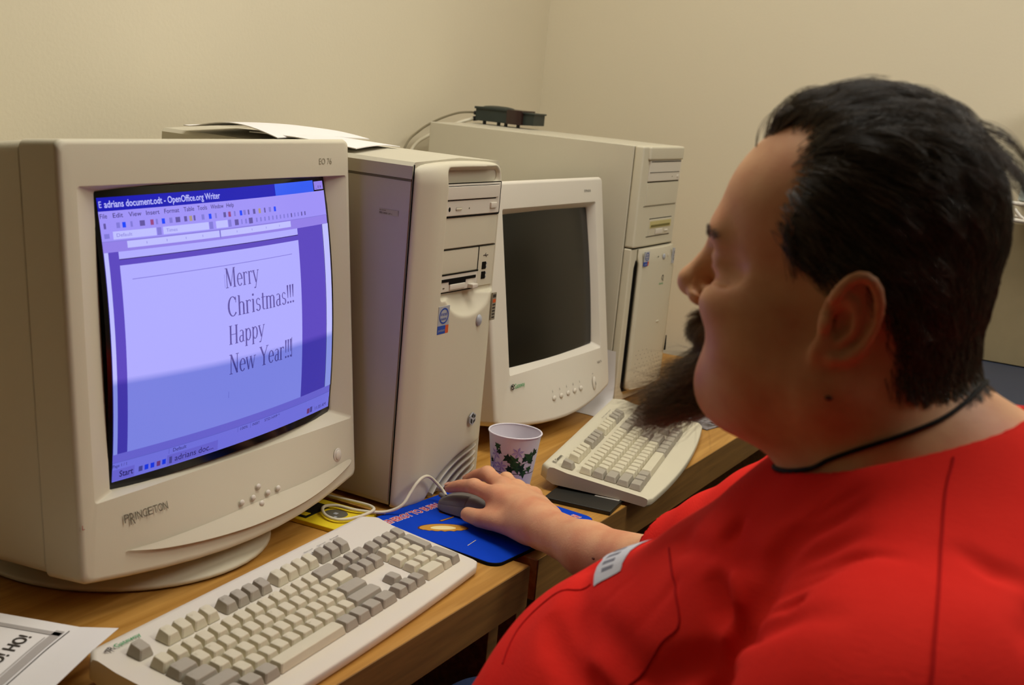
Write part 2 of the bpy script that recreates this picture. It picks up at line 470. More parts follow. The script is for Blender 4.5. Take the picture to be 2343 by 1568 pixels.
def monitor(label, loc, rz, tilt, y0, z0, face, H, bulge, opening, glass, gd, casing, mat_, roll=0.0, fwd=0.0):
    t = thing('crt_monitor', label, 'monitor', loc, math.radians(rz))
    M = tiltM(y0, z0, tilt)
    u0, u1 = face
    fr = MB()
    o0, o1, p0, p1 = opening; g0, g1, h0, h1 = glass
    R = [rr(u0, u1, 0, H, 0.052, 0.008, bulge), rr(u0, u1, 0, H, 0.006, 0.008, bulge), rr(u0 + .002, u1 - .002, .002, H - .002, 0.0017, 0.008, bulge), rr(u0 + .006, u1 - .006, .006, H - .006, 0.0, 0.008, bulge * .95),
         rr(o0 - .001, o1 + .001, p0 - .001, p1 + .001, 0.0, 0.004, 0.0), rr(o0, o1, p0, p1, 0.0006, 0.004, 0.002),
         rr(g0 - .0015, g1 + .0015, h0 - .0015, h1 + .0015, gd, 0.004, 0.0, topb=0.0), rr(g0, g1, h0, h1, gd + 0.004, 0.004), rr(g0, g1, h0, h1, gd + 0.03, 0.004)]
    def chin(p):
        q = max(0.0, 1 - ((p[0] - (u0 + u1) / 2) / ((u1 - u0) / 2)) ** 2); w_ = max(0.0, 1 - (p[2] + bulge) / (p0 + bulge)); return (p[0], p[1] - fwd * q * w_ * w_, p[2])
    for k in (1, 2, 3): R[k] = [chin(p) for p in R[k]]
    for k in (6, 7, 8): R[k] = [(a, b, c + roll * (a - g0)) for a, b, c in R[k]]
    fr.rings(R)
    obj('front_bezel', xform(fr, M), mat_, t)
    cs = MB(); yc = 0.054
    C = []
    for y, s, dz in casing:
        du = (u1 - u0) / 2 * (1 - s); uc = 0
        C.append(rr(u0 + du, u1 - du, du * 0.8 + dz, H - du * 1.0, y, 0.012, bulge * 0.3 * s))
    cs.rings(C, 0, True, False, True)
    obj('rear_casing', xform(cs, M), mat_, t)
    return t, M

def screen_surface(g, gd, R, M, over=0.004, roll=0.0):
    """the curved glass: returns fn(a,b,lift) with a,b in metres on the face"""
    uc, vc = (g[0] + g[1]) / 2, (g[2] + g[3]) / 2
    mx = ((g[1] - g[0]) ** 2 + (g[3] - g[2]) ** 2) / 4
    def S(u, v, lift=0.0):
        y = gd + over - (mx - (u - uc) ** 2 - (v - vc) ** 2) / (2 * R) - lift
        return tuple(M @ Vector((u, y, v + roll * (u - g[0]))))
    return S
def patch(mb, S, u0, u1, v0, v1, lift, mi=0, n=None):
    n = n or max(1, int(max(u1 - u0, v1 - v0) / 0.02))
    na = max(1, min(n, int((u1 - u0) / 0.015) + 1)); nb = max(1, min(n, int((v1 - v0) / 0.015) + 1))
    rows = [[S(u0 + (u1 - u0) * i / na, v0 + (v1 - v0) * j / nb, lift) for i in range(na + 1)] for j in range(nb + 1)]
    return mb.rings(rows, mi, False, smooth=True)

# ------------------------------------------------------------------ the big lit monitor
def glow(name, rgb, k=1.0, rough=0.25):
    """a colour shown by the lit tube; the refresh band (lower part darker) is what the tube shows"""
    m = bpy.data.materials.new(name); m.use_nodes = True
    nt = m.node_tree; b = nt.nodes['Principled BSDF']
    b.inputs['Base Color'].default_value = (0.004, 0.004, 0.006, 1); b.inputs['Roughness'].default_value = rough; b.inputs['Specular IOR Level'].default_value = 0.25
    at = nt.nodes.new('ShaderNodeTexCoord'); sp = nt.nodes.new('ShaderNodeSeparateXYZ')
    nt.links.new(at.outputs['Object'], sp.inputs['Vector'])
    mr = nt.nodes.new('ShaderNodeMapRange'); mr.inputs['From Min'].default_value = BAND - 0.004; mr.inputs['From Max'].default_value = BAND + 0.004
    mr.inputs['To Min'].default_value = 0.0; mr.inputs['To Max'].default_value = 1.0
    nt.links.new(sp.outputs['Z'], mr.inputs['Value'])
    mx = nt.nodes.new('ShaderNodeMix'); mx.data_type = 'RGBA'
    c = lin(rgb)
    mx.inputs['A'].default_value = [c[0] * 0.44, c[1] * 0.53, c[2] * 0.74, 1]; mx.inputs['B'].default_value = c
    nt.links.new(mr.outputs['Result'], mx.inputs['Factor'])
    nt.links.new(mx.outputs['Result'], b.inputs['Emission Color']); b.inputs['Emission Strength'].default_value = k
    return m
G1 = (-.181, .204, .084, .394); GD1 = 0.013; GL1 = (-.1775, .2005, .0915, .3875); ROLL1 = 0.023
BAND = 0.045 + 0.198 * math.cos(math.radians(6))
M1, MM1 = monitor('big beige tube monitor with a lit violet-blue document on screen, left on the desk', (1.0525, .935, DESK), 1.5, 6, -.0235, .045,
    (-.2365, .2405), .4465, .017, (-.215, .231, .0805, .4), G1, GD1,
    [(.0535, .985, 0), (.056, .995, 0), (.15, .985, 0), (.22, .94, .01), (.33, .72, .05), (.39, .62, .06)], BEIGE, ROLL1, .026)
S1 = screen_surface(G1, GD1, 1.1, MM1, roll=ROLL1)
scr = obj('screen', patch(MB(), S1, G1[0] - .002, G1[1] + .002, G1[2] - .002, G1[3] + .002, 0.0, n=24), mat('tube_glass', (10, 9, 10), 0.12, 0.5, noise=0.02), M1)
a0, a1, b0, b1 = GL1; SWd, SHt = a1 - a0, b1 - b0
def SU(u, v): return a0 + SWd * u, a0 * 0 + b0 + SHt * v
gV = {'page': glow('glow_page', (176, 172, 255)), 'grey': glow('glow_grey', (158, 146, 246)), 'bar': glow('glow_bar', (146, 128, 230)), 'desk': glow('glow_desk', (92, 72, 190)),
      'title': glow('glow_title', (16, 18, 178)), 'title2': glow('glow_title_bright', (52, 92, 240)), 'text': glow('glow_text', (96, 84, 160)), 'dark': glow('glow_dark', (54, 40, 110)),
      'white': glow('glow_white', (190, 190, 255)), 'line': glow('glow_line', (128, 120, 214)), 'blue': glow('glow_blue', (24, 70, 250)), 'red': glow('glow_red', (150, 70, 130)), 'yellow': glow('glow_yellow', (170, 150, 130))}
def uipatch(name, mlist, rects, texts=(), lift=0.0004, parent=scr):
    mb = MB()
    for (u0, u1, v0, v1, mi) in rects:
        x0, y0 = SU(u0, v0); x1, y1 = SU(u1, v1); patch(mb, S1, x0, x1, y0, y1, lift + 0.0002 * mi, mi)
    for vf, mi in texts:
        put2d(mb, vf, lambda x, y: S1(x, y, lift + 0.0006), mi)
    return obj(name, mb, [gV[k] for k in mlist], parent)
def T(s, u, v, h, w=None, bold=0.0):
    x, y = SU(u, v); return text2d(s, x, y, h * SHt, None if w is None else w * SWd, bold)
def TS(s, u, v, h, w):
    x, y = SU(u, v); return serif2d(s, x, y, h * SHt, w * SWd)
# title bar
uipatch('title_bar', ['title', 'title2', 'bar', 'white', 'dark'], [(0, .70, .953, 1, 0), (.70, .93, .953, 1, 1), (.935, .995, .959, .994, 2)], [(T('adrians document.odt - OpenOffice.org Writer', .02, .965, .0235, .415, .014), 3), (T('_ o x', .942, .966, .014, .04), 4), (T('E', .004, .966, .022, .008), 3)])
# menu and tool bars
uipatch('menu_bar', ['grey', 'dark'], [(0, 1, .92, .953, 0)], [(T(s, u, .929, .016, w, .004), 1) for s, u, w in (('File', .002, .022), ('Edit', .042, .032), ('View', .092, .042), ('Insert', .15, .046), ('Format', .213, .054), ('Table', .284, .04), ('Tools', .337, .038), ('Window', .39, .054), ('Help', .457, .032))])
ic = [(0, 1, .886, .92, 0)]; xs = [.01, .05, .068, .095, .125, .16, .18, .2, .228, .25, .282, .30, .318, .35, .378, .405, .44, .46, .487, .512, .53, .55, .575, .6, .63, .655, .68]
for i, x in enumerate(xs): ic.append((x, x + (.017 if i in (4, 9) else .011 if i % 3 else .007), .893, .912, (2, 1, 3, 1, 2, 4, 1, 3, 1, 2, 2, 5)[i % 12]))
uipatch('tool_bar', ['grey', 'line', 'text', 'blue', 'red', 'yellow'], ic)
fb = [(0, 1, .85, .886, 0), (.036, .178, .855, .882, 1), (.18, .195, .855, .882, 2), (.202, .375, .855, .882, 1), (.377, .392, .855, .882, 2), (.405, .455, .855, .882, 1), (.457, .47, .855, .882, 2), (.485, .502, .858, .88, 3), (.55, .568, .858, .88, 3), (.008, .024, .86, .876, 2)]
for i in range(14): fb.append((.585 + .0205 * i, .592 + .0205 * i, .861, .877, 3 if i in (9, 12, 13) else 2))
fb += [(.515, .52, .86, .878, 2), (.533, .541, .86, .878, 2)]
uipatch('format_bar', ['grey', 'white', 'line', 'text'], fb, [(T('Default', .046, .863, .012, .05), 2), (T('Times', .212, .863, .012, .04), 2)])
rl = [(0, 1, .812, .85, 0), (.077, .415, .822, .846, 1), (.42, .765, .822, .846, 1), (.415, .42, .818, .849, 2), (0, 1, .8485, .8505, 2)] + [(x, x + .0018, .83, .838, 2) for x in (.14, .21, .28, .345, .49, .56, .63, .7)]
uipatch('ruler_bar', ['bar', 'white', 'line'], rl)
# document area
uipatch('document_area', ['desk', 'page', 'dark', 'white', 'line'], [(.0, .96, .1, .812, 0), (.0, .013, .1, .812, 3), (.96, 1.0, .1, .812, 3), (.046, .80, .786, .812, 1), (.046, .80, .7835, .7865, 2), (.046, .80, .1, .764, 1), (.08, .755, .7115, .714, 4), (.421, .4225, .2, .225, 4), (.4165, .418, .63, .68, 4)])
uipatch('document_text', ['text'], [(.733, .736, .29, .372, 0)], [(TS('Merry', .418, .628, .073, .152), 0), (TS('Christmas!!!', .419, .516, .075, .332), 0), (TS('Happy', .421, .409, .071, .166), 0), (TS('New Year!!!', .422, .293, .075, .310), 0)], lift=0.0014)
# status and task bars
uipatch('status_bar', ['bar', 'grey', 'line', 'dark'], [(0, 1, .07, .1, 0), (0, 1, .046, .07, 1), (0, 1, .0685, .0705, 2), (.19, .192, .048, .068, 2), (.47, .472, .048, .068, 2), (.53, .532, .048, .068, 2)], [(T('Page 1 / 1', .0, .052, .011, .045), 3), (T('Default', .205, .052, .0135, .05), 3), (T('100%', .482, .053, .011, .035), 3), (T('INSRT', .54, .053, .011, .035), 3), (T('STD HYP *', .60, .053, .011, .08), 3)])
tk = [(0, 1, 0, .046, 0), (0, .072, .003, .043, 1), (.185, .385, .004, .043, 1), (.192, .202, .01, .036, 4)] + [(.085 + .0205 * i, .098 + .0205 * i, .014, .033, (4, 3, 3, 5, 3)[i]) for i in range(5)] + [(.845, .862, .012, .034, 5), (.866, .88, .012, .036, 4)]
uipatch('task_bar', ['grey', 'bar', 'line', 'blue', 'text', 'red', 'dark'], tk, [(T('Start', .022, .014, .0225, .045, .015), 6), (T('adrians doc...', .213, .014, .0225, .152, .004), 6), (T('11:35 AM', .90, .014, .014, .075), 6)])

def face_deco(M, parent, name, m, vf, lift=0.0004, sw=lambda u, v: 0.0):
    mb = MB(); put2d(mb, vf, lambda x, y: tuple(M @ Vector((x, sw(x, y) - lift, y)))); return obj(name, mb, m, parent)
# writing and buttons on the chin
def swell(u, v):
    q = max(0.0, 1 - ((u - .002) / .2385) ** 2); lo = -.017 * q
    return -.026 * q * max(0.0, min(1.0, (.0795 - v) / (.0795 - lo)))
def princeton():
    vs, fs = [], []
    x = -.1805
    for ch, h, dz in zip('PRINCETON', (.009, .0125, .0085, .0085, .0085, .0085, .0085, .0085, .0085), (0, -.0035, 0, 0, 0, 0, 0, 0, 0)):
        w = .0036 if ch == 'I' else .0066
        v, f = text2d(ch, x, .0508 + dz, h, w if ch != 'I' else .0012)
        fs += [[i + len(vs) for i in q] for q in f]; vs += v; x += w + (.0008 if ch != 'I' else -.0008)
    return vs, fs
face_deco(MM1, M1, 'brand_lettering', mat('soft_print', (104, 96, 80), .6, .2, noise=.02), princeton(), sw=swell)
face_deco(MM1, M1, 'model_lettering', mat('grey_print', (150, 142, 118), .6, .2, noise=.02), text2d('EO 76', .1745, .4155, .0075, .026))
face_deco(MM1, M1, 'red_mark', mat('red_print', (150, 50, 40), .6, .2, noise=.02), text2d('L', -.2340, .0580, .0050, .0035))
for u, v in ((-.0102, .0233), (.01, .0238), (.0221, .0141), (.0232, .0338), (.0371, .0231), (.0567, .0235)):
    obj('adjust_button', xform(MB().dome((u, swell(u, v), v + .006), .0041, .0037, .0022), MM1), BEIGE_W, M1)
pb = MB(); pb.dome((.1923, swell(.1923, .0371), .0385), .0085, .0095, .0014); pb.dome((.1923, swell(.1923, .0371) - .0012, .0385), .006, .0068, .0016)
obj('power_button', xform(pb, MM1), BEIGE_W, M1)
def swell(u, v):
    """how far the lower face stands forward at (u, v): straight between the opening's lower edge and the bowed rim"""
    q = max(0.0, 1 - ((u - .002) / .2385) ** 2); lo = -.017 * q
    return -.026 * q * max(0.0, min(1.0, (.0795 - v) / (.0795 - lo)))
cr = [(-.182, .0215), (-.14, .0125), (-.0856, .006), (-.03, .0022), (.0104, .001), (.06, .0012), (.1108, .0035), (.165, .0095), (.2145, .0185), (.226, .0225)]
cr = [(p.x, p.y) for p in catmull([Vector((a, b, 0)) for a, b in cr], 4)]
obj('chin_ledge', xform(crescent(MB(), cr, .006, .012, 0, swell), MM1), BEIGE, M1)
# swivel stand
st = MB(); st.lathe([(0.0, .0), (.172, .0), (.178, .004), (.176, .009), (.150, .016), (.11, .022), (.09, .030), (.085, .05), (.0, .05)], (-.03, .13, 0), 56)
obj('swivel_base', st, BEIGE, M1)
nk = MB(); nk.lathe([(.0, .045), (.13, .047), (.135, .055), (.12, .072), (.0, .075)], (-.03, .13, 0), 48)
obj('tilt_neck', nk, BEIGE, M1)

# ------------------------------------------------------------------ the dark monitor behind the cup
G2 = (-.148, .163, .083, .33); GD2 = 0.012
M2, MM2 = monitor('smaller pale tube monitor, switched off with a dark screen, between the two towers', (1.8325, .95, DESK), -1, 9, -.06, .048,
    (-.2045, .2045), .383, .021, (-.156, .171, .074, .339), G2, GD2,
    [(.0535, .985, 0), (.056, .99, 0), (.14, .97, 0), (.22, .86, .02), (.33, .66, .06), (.37, .6, .07)], BEIGE_W, 0.0, .02)
S2 = screen_surface(G2, GD2, 2.5, MM2)
obj('screen', patch(MB(), S2, G2[0] - .002, G2[1] + .002, G2[2] - .002, G2[3] + .002, 0.0, n=24), mat('dark_tube_glass', (26, 24, 18), 0.22, 0.3, noise=0.08, nscale=6), M2)
def swell2(u, v):
    q = max(0.0, 1 - (u / .2045) ** 2); lo = -.021 * q
    return -.02 * q * max(0.0, min(1.0, (.073 - v) / (.073 - lo)))
for i in range(5):
    u = -.033 + .025 * i; b = MB(); b.dome((u, swell2(u, .0155), .0165), .0055, .0045, .0022); obj('adjust_button', xform(b, MM2), BEIGE_W, M2)
    face_deco(MM2, M2, 'button_icon', INK, text2d('i', u - .0015, .0265, .0045, .0012), sw=swell2)
pb = MB(); pb.dome((.1236, swell2(.1236, .015), .0160), .0058, .0125, .003); obj('power_button', xform(pb, MM2), BEIGE_W, M2)
face_deco(MM2, M2, 'power_icon', INK, text2d('I', .1228, .0135, .0055, .0012), lift=.0036, sw=swell2)
face_deco(MM2, M2, 'power_mark', INK, text2d('o', .1215, .0325, .003, .0035), sw=swell2)
face_deco(MM2, M2, 'brand_lettering', GREEN_INK, text2d('Gateway', -.146, .0515, .0075, .031, .006), sw=swell2)
def spotted_cube(M, parent, u, v, s):
    mb = MB()
    for q in ([(0, .25), (.5, 0), (.5, .52), (0, .75)], [(.5, 0), (1, .25), (1, .75), (.5, .52)], [(0, .75), (.5, .52), (1, .75), (.5, 1)]):
        mb.add([tuple(M @ Vector((u + a * s, swell2(u, v) - .0006, v + b * s))) for a, b in q], [(0, 1, 2, 3)], 0)
    for cx, cz, r in ((.25, .38, .13), (.78, .45, .14), (.5, .77, .13), (.62, .2, .07)):
        mb.add([tuple(M @ Vector((u + (cx + r * math.cos(2 * PI * i / 10)) * s, swell2(u, v) - .0009, v + (cz + r * math.sin(2 * PI * i / 10)) * s))) for i in range(10)], [tuple(range(10))], 1)
    return obj('cube_logo', mb, [BLACKP, BEIGE_W], parent)
spotted_cube(MM2, M2, -.1575, .0500, .0105)
face_deco(MM2, M2, 'model_lettering', INK, text2d('EV910 B', .128, .3575, .0045, .024))
face_deco(MM2, M2, 'corner_lettering', INK, text2d('VGA 76', .150, .0475, .0042, .018), sw=swell2)
b2 = MB(); b2.lathe([(0.0, .0), (.125, .0), (.13, .004), (.125, .010), (.08, .02), (.07, .03), (.07, .05), (.0, .05)], (0.0, .155, 0), 48)
obj('swivel_base', b2, BEIGE_W, M2)

# ------------------------------------------------------------------ computer tower beside the big monitor
def line(mb, x0, z0, x1, z1, w, y, mi=0, d=0.0006):
    """a thin raised or dark bar on a front face (plane y)"""
    dx, dz = x1 - x0, z1 - z0; L = math.hypot(dx, dz); nx, nz = -dz / L * w / 2, dx / L * w / 2
    P = [(x0 - nx, z0 - nz), (x1 - nx, z1 - nz), (x1 + nx, z1 + nz), (x0 + nx, z0 + nz)]
    r0 = [(a, y, b) for a, b in P]; r1 = [(a, y - d, b) for a, b in P]
    return mb.rings([r0, r1], mi, True, True, True, False)
T1 = thing('computer_tower', 'beige computer tower with round vents at its foot, right beside the big lit monitor', 'computer', (1.312, .874, DESK), math.radians(-1))
W1 = .214
c = MB(); c.box(.001, .001, .006, W1 - .001, .445, .462, r=.003); obj('case', c, METALB, T1)
c = MB(); c.box(-.0008, .003, .012, .001, .441, .4445, r=.0006, seg=1); obj('side_panel', c, METALB, T1)
c = MB(); c.rings([[( -.001, y, .4475), (-.001, y, .464), (.004, y, .469), (W1 / 2, y, .474), (W1 - .004, y, .469), (W1 + .001, y, .464), (W1 + .001, y, .4475)] for y in (.002, .446)], 0, True, True, True, False); obj('top_cover', c, METALB, T1)
for dx in (.03, W1 - .03):
    for dy in (.03, .40): obj('foot', MB().lathe([(0, 0), (.012, 0), (.012, .007), (0, .007)], (dx, dy, 0), 16), BLACKP, T1)
def bez1(P):
    x, y, z = P[:, 0], P[:, 1], P[:, 2]
    q = np.stack([x, y, z], -1)
    d = rbox(q, (W1 / 2, .022, .236), (W1 / 2, .044, .236), .012)      # block from y -.022 to .066
    # soft shoulders: left and right cheeks fall back
    xe = np.abs(x - W1 / 2) / (W1 / 2)
    yf = -.020 + .016 * np.clip((xe - .62) / .38, 0, 1) ** 1.6 + .012 * np.clip((z - .44) / .034, 0, 1) ** 2
    yf = yf - .004 * np.exp(-((z - .16) / .12) ** 2) * (1 - xe ** 2)
    d = smax(d, (yf - y), .006)
    d = smax(d, z - (.474 - .010 * xe ** 2), .010)
    d = smax(d, y - .002, .001)
    d = smax(d, .002 - z, .002)
    # drive bay area let in
    bay = rbox(q, (.132, -.03, .366), (.0755, .026, .080), .004)
    d = smax(d, -bay, .003)
    # handle scoop under the brow
    sc = rbox(q, (.132, -.028, .449), (.077, .030, .0135), .0125)
    d = smax(d, -sc, .004)
    # crescent ramp below the floppy drive
    cr = ell(q, (.130, -.046, .305), (.080, .048, .056))
    cr = smax(cr, z - .294, .002)
    d = smax(d, -cr, .003)
    # vent recess, rounded top left
    v = np.sqrt(((x - .216) / .165) ** 2 + ((z + .02) / .085) ** 2) - 1
    vr = np.maximum(np.maximum(v * .07, x - .204), y + .008)
    d = smax(d, -vr, .002)
    return d
sdf_obj('front_bezel', bez1, (-.01, -.05, -.005), (W1 + .01, .008, .482), .0016, BEIGE, T1, B=16, it=1)
# vent slats
for i in range(7):
    f = .90 - .125 * i; pts = []
    for k in range(15):
        xx = .204 - k * .0115
        s = 1 - ((xx - .216) / (.165 * f)) ** 2
        if s <= 0: break
        pts.append((xx, -.02 + .085 * f * math.sqrt(s)))
    pts = [p for p in pts if p[1] > .003]
    if len(pts) < 2: continue
    fy = lambda x: -.0185 + .016 * max(0, min(1, (abs(x - W1 / 2) / (W1 / 2) - .62) / .38)) ** 1.6
    pts = [p for p in pts if p[0] < .203]
    m = MB(); m.rings([[(x, fy(x) + .012, z + .0024), (x, fy(x) + .001, z + .0008), (x, fy(x), z - .0002), (x, fy(x) + .0008, z - .0028), (x, fy(x) + .012, z - .0040)] for x, z in pts], 0, True, True, True, True)
    obj('vent_slat', m, BEIGE_W, T1)
YB = -.0052
cd_ = MB(); cd_.box(.058, -.0085, .397, .206, .0, .4405, r=.0015); cdo = obj('disc_drive', cd_, BEIGE_W, T1)
m = MB(); m.box(.064, -.0102, .4195, .2, -.008, .437, r=.0008, seg=1); obj('disc_tray', m, BEIGE_W, cdo)
m = MB(); line(m, .063, .4185, .194, .4185, .0011, -.0084); line(m, .066, .4372, .2, .4372, .0011, -.0084); obj('tray_gap', m, DARKGAP, cdo)
m = MB(); m.box(.180, -.0112, .4045, .1955, -.008, .4125, r=.0008, seg=1); obj('eject_button', m, BEIGE_W, cdo)
m = MB(); m.dome((.077, -.0084, .4065), .0026, .0034, .0006, n=14); obj('headphone_jack', m, DARKGAP, cdo)
m = MB(); m.box(.092, -.0098, .4045, .107, -.008, .4085, r=.0012, seg=1); obj('volume_wheel', m, BEIGE, cdo)
m = MB(); m.dome((.126, -.0084, .4065), .0014, .0014, .0006, n=10); obj('drive_led', m, GREYLINE, cdo)
m = MB(); line(m, .0575, .3962, .2065, .3962, .0022, -.0075); line(m, .0572, .3965, .0572, .441, .0012, -.0075); line(m, .207, .3965, .207, .441, .0012, -.0075); line(m, .0575, .4412, .2065, .4412, .0012, -.0075); obj('bay_gap', m, DARKGAP, T1)
m = MB(); m.box(.058, -.0068, .3525, .206, 0, .395, r=.001, seg=1); obj('bay_cover', m, BEIGE, T1)
m = MB(); m.box(.058, -.0068, .318, .163, 0, .3505, r=.001, seg=1); obj('bay_cover', m, BEIGE, T1)
m = MB(); m.box(.1645, -.0065, .293, .206, 0, .3505, r=.001, seg=1); usb = obj('usb_panel', m, BEIGE, T1)
fl = MB(); fl.box(.058, -.0085, .2935, .163, 0, .3165, r=.001, seg=1); flo = obj('floppy_drive', fl, BEIGE_W, T1)
m = MB(); m.box(.0625, -.0095, .3075, .157, -.0083, .3115); m.box(.09, -.0096, .3035, .131, -.0083, .3085); obj('disk_slot', m, DARKGAP, flo)
m = MB(); m.box(.0915, -.0105, .2955, .1295, -.0083, .3035, r=.001, seg=1); obj('slot_lip', m, BEIGE_W, flo)
m = MB(); m.box(.139, -.017, .2945, .153, -.0083, .3005, r=.0012, seg=2); obj('eject_button', m, BEIGE_W, flo)
m = MB(); m.box(.0755, -.009, .2985, .0795, -.0083, .3000); obj('drive_led', m, GREYLINE, flo)
m = MB(); line(m, .058, .3174, .163, .3174, .0018, -.0084); line(m, .058, .3515, .206, .3515, .0012, -.0066); line(m, .1638, .293, .1638, .351, .0010, -.0066); line(m, .058, .2928, .163, .2928, .0012, -.0084); obj('bay_gap', m, DARKGAP, T1)
for z in (.3225, .3085):
    m = MB(); m.box(.1755, -.0072, z - .0052, .1855, -.006, z + .0052); p = obj('usb_port', m, DARKGAP, usb)
    m = MB()
    for k in (-1, 1): m.box(.1855, -.0078, z + k * .0026 - .0012, .1872, -.0064, z + k * .0026 + .0012)
    obj('port_shield', m, SILVER, p)
m = MB(); line(m, .177, .337, .190, .337, .0009, -.0066, d=.0004); line(m, .181, .337, .184, .340, .0007, -.0066, d=.0004); line(m, .183, .337, .186, .3345, .0007, -.0066, d=.0004); obj('usb_symbol', m, INK, usb)
m = MB(); m.dome((.156, -.021, .248), .0068, .0085, .004); obj('power_button', m, SILVER, T1)
# stickers
def sticker_cpu(x, y, z, w, h, par):
    m = MB(); m.box(x, y, z + h * .3, x + w, y + .002, z + h, 0); m.box(x, y, z, x + w * .72, y + .002, z + h * .3, 1); m.box(x + w * .72, y, z, x + w, y + .002, z + h * .3, 2)
    cx, cz = x + w * .5, z + h * .65; n = 24
    o = [(cx + w * .42 * math.cos(2 * PI * i / n), y - .0003, cz + h * .29 * math.sin(2 * PI * i / n)) for i in range(n)]
    q = [(cx + w * .36 * math.cos(2 * PI * i / n + .3), y - .0003, cz + h * .235 * math.sin(2 * PI * i / n + .3)) for i in range(n)]
    m.rings([o, q], 1, True, False, False, False)
    put2d(m, text2d('intel', x + w * .2, z + h * .66, h * .13, w * .56), lambda a, b: (a, y - .0003, b), 1)
    put2d(m, text2d('inside', x + w * .22, z + h * .5, h * .11, w * .54), lambda a, b: (a, y - .0003, b), 1)
    put2d(m, text2d('pentium', x + w * .06, z + h * .09, h * .1, w * .6), lambda a, b: (a, y - .0003, b), 0)
    return obj('processor_sticker', m, [SILVER, BLUE_INK, ORANGE_INK], par)
sticker_cpu(.052, -.0208, .2405, .0265, .038, T1)
m = MB(); m.box(.193, -.0185, .243, .204, -.0165, .283, 0)
for i in range(5): m.box(.195, -.0188, .246 + .0046 * i, .202, -.0184, .248 + .0046 * i, 1)
m.box(.1945, -.0188, .2685, .2025, -.0184, .2735, 2); m.box(.1945, -.0188, .276, .2025, -.0184, .2805, 1)
obj('system_sticker', m, [mat('dull_label', (150, 142, 122), .5, .3, noise=.05), INK, ORANGE_INK], T1)
def badge(x, y, z, s, par):
    m = MB(); hexo = [(.5, 0), (1, .27), (1, .78), (.5, 1), (0, .74), (0, .25)]
    m.rings([[(x + a * s * .8, y + .0004, z + b * s) for a, b in hexo], [(x + a * s * .8, y - .0012, z + b * s) for a, b in hexo]], 0, True, False, True, False)
    for q in ([(.12, .28), (.42, .12), (.42, .46), (.12, .6)], [(.58, .14), (.88, .3), (.88, .48), (.58, .36)], [(.2, .72), (.5, .58), (.6, .86), (.42, .92)], [(.62, .52), (.9, .62), (.86, .76), (.64, .82)]):
        m.add([(x + a * s * .8, y - .0015, z + b * s) for a, b in q], [(0, 1, 2, 3)], 1)
    return obj('cube_badge', m, [SILVER, BLACKP], par)
badge(.149, -.0242, .094, .0195, T1)
m = MB(); m.add([(-.0012, .050, .397), (-.0012, .019, .397), (-.0012, .019, .4045), (-.0012, .050, .4045)], [(0, 1, 2, 3)], 0)
put2d(m, text2d('INTL SERVER', 0, 0, .0013, .010), lambda a, b: (-.0014, .049 - a, .4020 + b), 1); put2d(m, text2d('MD-2002 UP-1', 0, 0, .0020, .020), lambda a, b: (-.0014, .049 - a, .3982 + b), 1)
obj('asset_label', m, [mat('aged_label', (198, 190, 160), .6, .2, noise=.03), INK], T1)
m = MB(); m.box(-.0006, -.0006, .008, .0006, .0006, .466); obj('seam_gap', m, DARKGAP, T1)
m = MB(); m.box(-.0011, .003, .4446, .0, .445, .4472); obj('seam_gap', m, GREYLINE, T1)
# papers on top of the tower
def sheet(name, label, pts, z, cat='paper', group=None, m=WHITEP, lift=None, th=.0012, parent=None):
    mb = MB(); n = 14
    (ax, ay), (bx, by), (cx, cy), (dx, dy) = pts; rows = []
    for i in range(n + 1):
        r = []
        for j in range(n + 1):
            s, t = i / n, j / n
            x = (ax * (1 - s) + bx * s) * (1 - t) + (dx * (1 - s) + cx * s) * t; y = (ay * (1 - s) + by * s) * (1 - t) + (dy * (1 - s) + cy * s) * t
            r.append((x, y, z + (lift(s, t) if lift else 0)))
        rows.append(r)
    mb.rings(rows, 0, False, smooth=True)
    rows2 = [[(x, y, zz - th) for x, y, zz in r] for r in rows]
    mb.rings(rows2, 0, False, smooth=True)
    for e0, e1 in (([r[0] for r in rows], [r[0] for r in rows2]), ([r[-1] for r in rows], [r[-1] for r in rows2]), (rows[0], rows2[0]), (rows[-1], rows2[-1])):
        mb.rings([e0, e1], 0, False, smooth=False)
    o = obj(name, mb, m, parent)
    if label: tagp(o, label, cat, group)
    return o
sheet('paper_sheet', 'white paper on the front of the tower top, right of the big monitor', ((1.322, .975), (1.46, 1.00), (1.50, 1.16), (1.335, 1.17)), DESK + .4762, group=None, lift=lambda s, t: .003 * math.sin(PI * s) + .004 * math.sin(2.4 * t) * (1 - s) )
sheet('paper_sheet', 'curling white paper at the back of the tower top, above the big monitor', ((1.312, 1.10), (1.51, 1.09), (1.52, 1.27), (1.315, 1.275)), DESK + .4775, lift=lambda s, t: .003 * math.sin(PI * s) + (.012 * math.sin(PI * min(1, t * 1.1)) * (1 - .5 * s)) + .0)

# ------------------------------------------------------------------ the tall tower in the corner
T2 = thing('computer_tower', 'taller beige computer tower in the wall corner, black device on its top', 'computer', (2.072, .905, DESK), 0)
W2 = .189
m = MB(); m.box(0, .001, .006, W2, .446, .487, r=.002); obj('case', m, METALB, T2)
for dx in (.03, W2 - .03):
    for dy in (.03, .40): obj('foot', MB().lathe([(0, 0), (.012, 0), (.012, .007), (0, .007)], (dx, dy, 0), 16), BLACKP, T2)
m = MB(); m.box(.0, -.019, .3, W2, .0, .4875, r=.004); m.box(.022, -.024, .462, W2 - .004, -.015, .4875, r=.004); ub = obj('upper_bezel', m, BEIGE, T2)
m = MB(); m.box(.0, -.016, .004, W2, .0, .2985, r=.003); lb = obj('lower_bezel', m, BEIGE, T2)
YF = -.0192
m = MB(); m.box(.030, -.0215, .423, .181, -.018, .4615, r=.001, seg=1); dd = obj('disc_drive', m, BEIGE_W, T2)
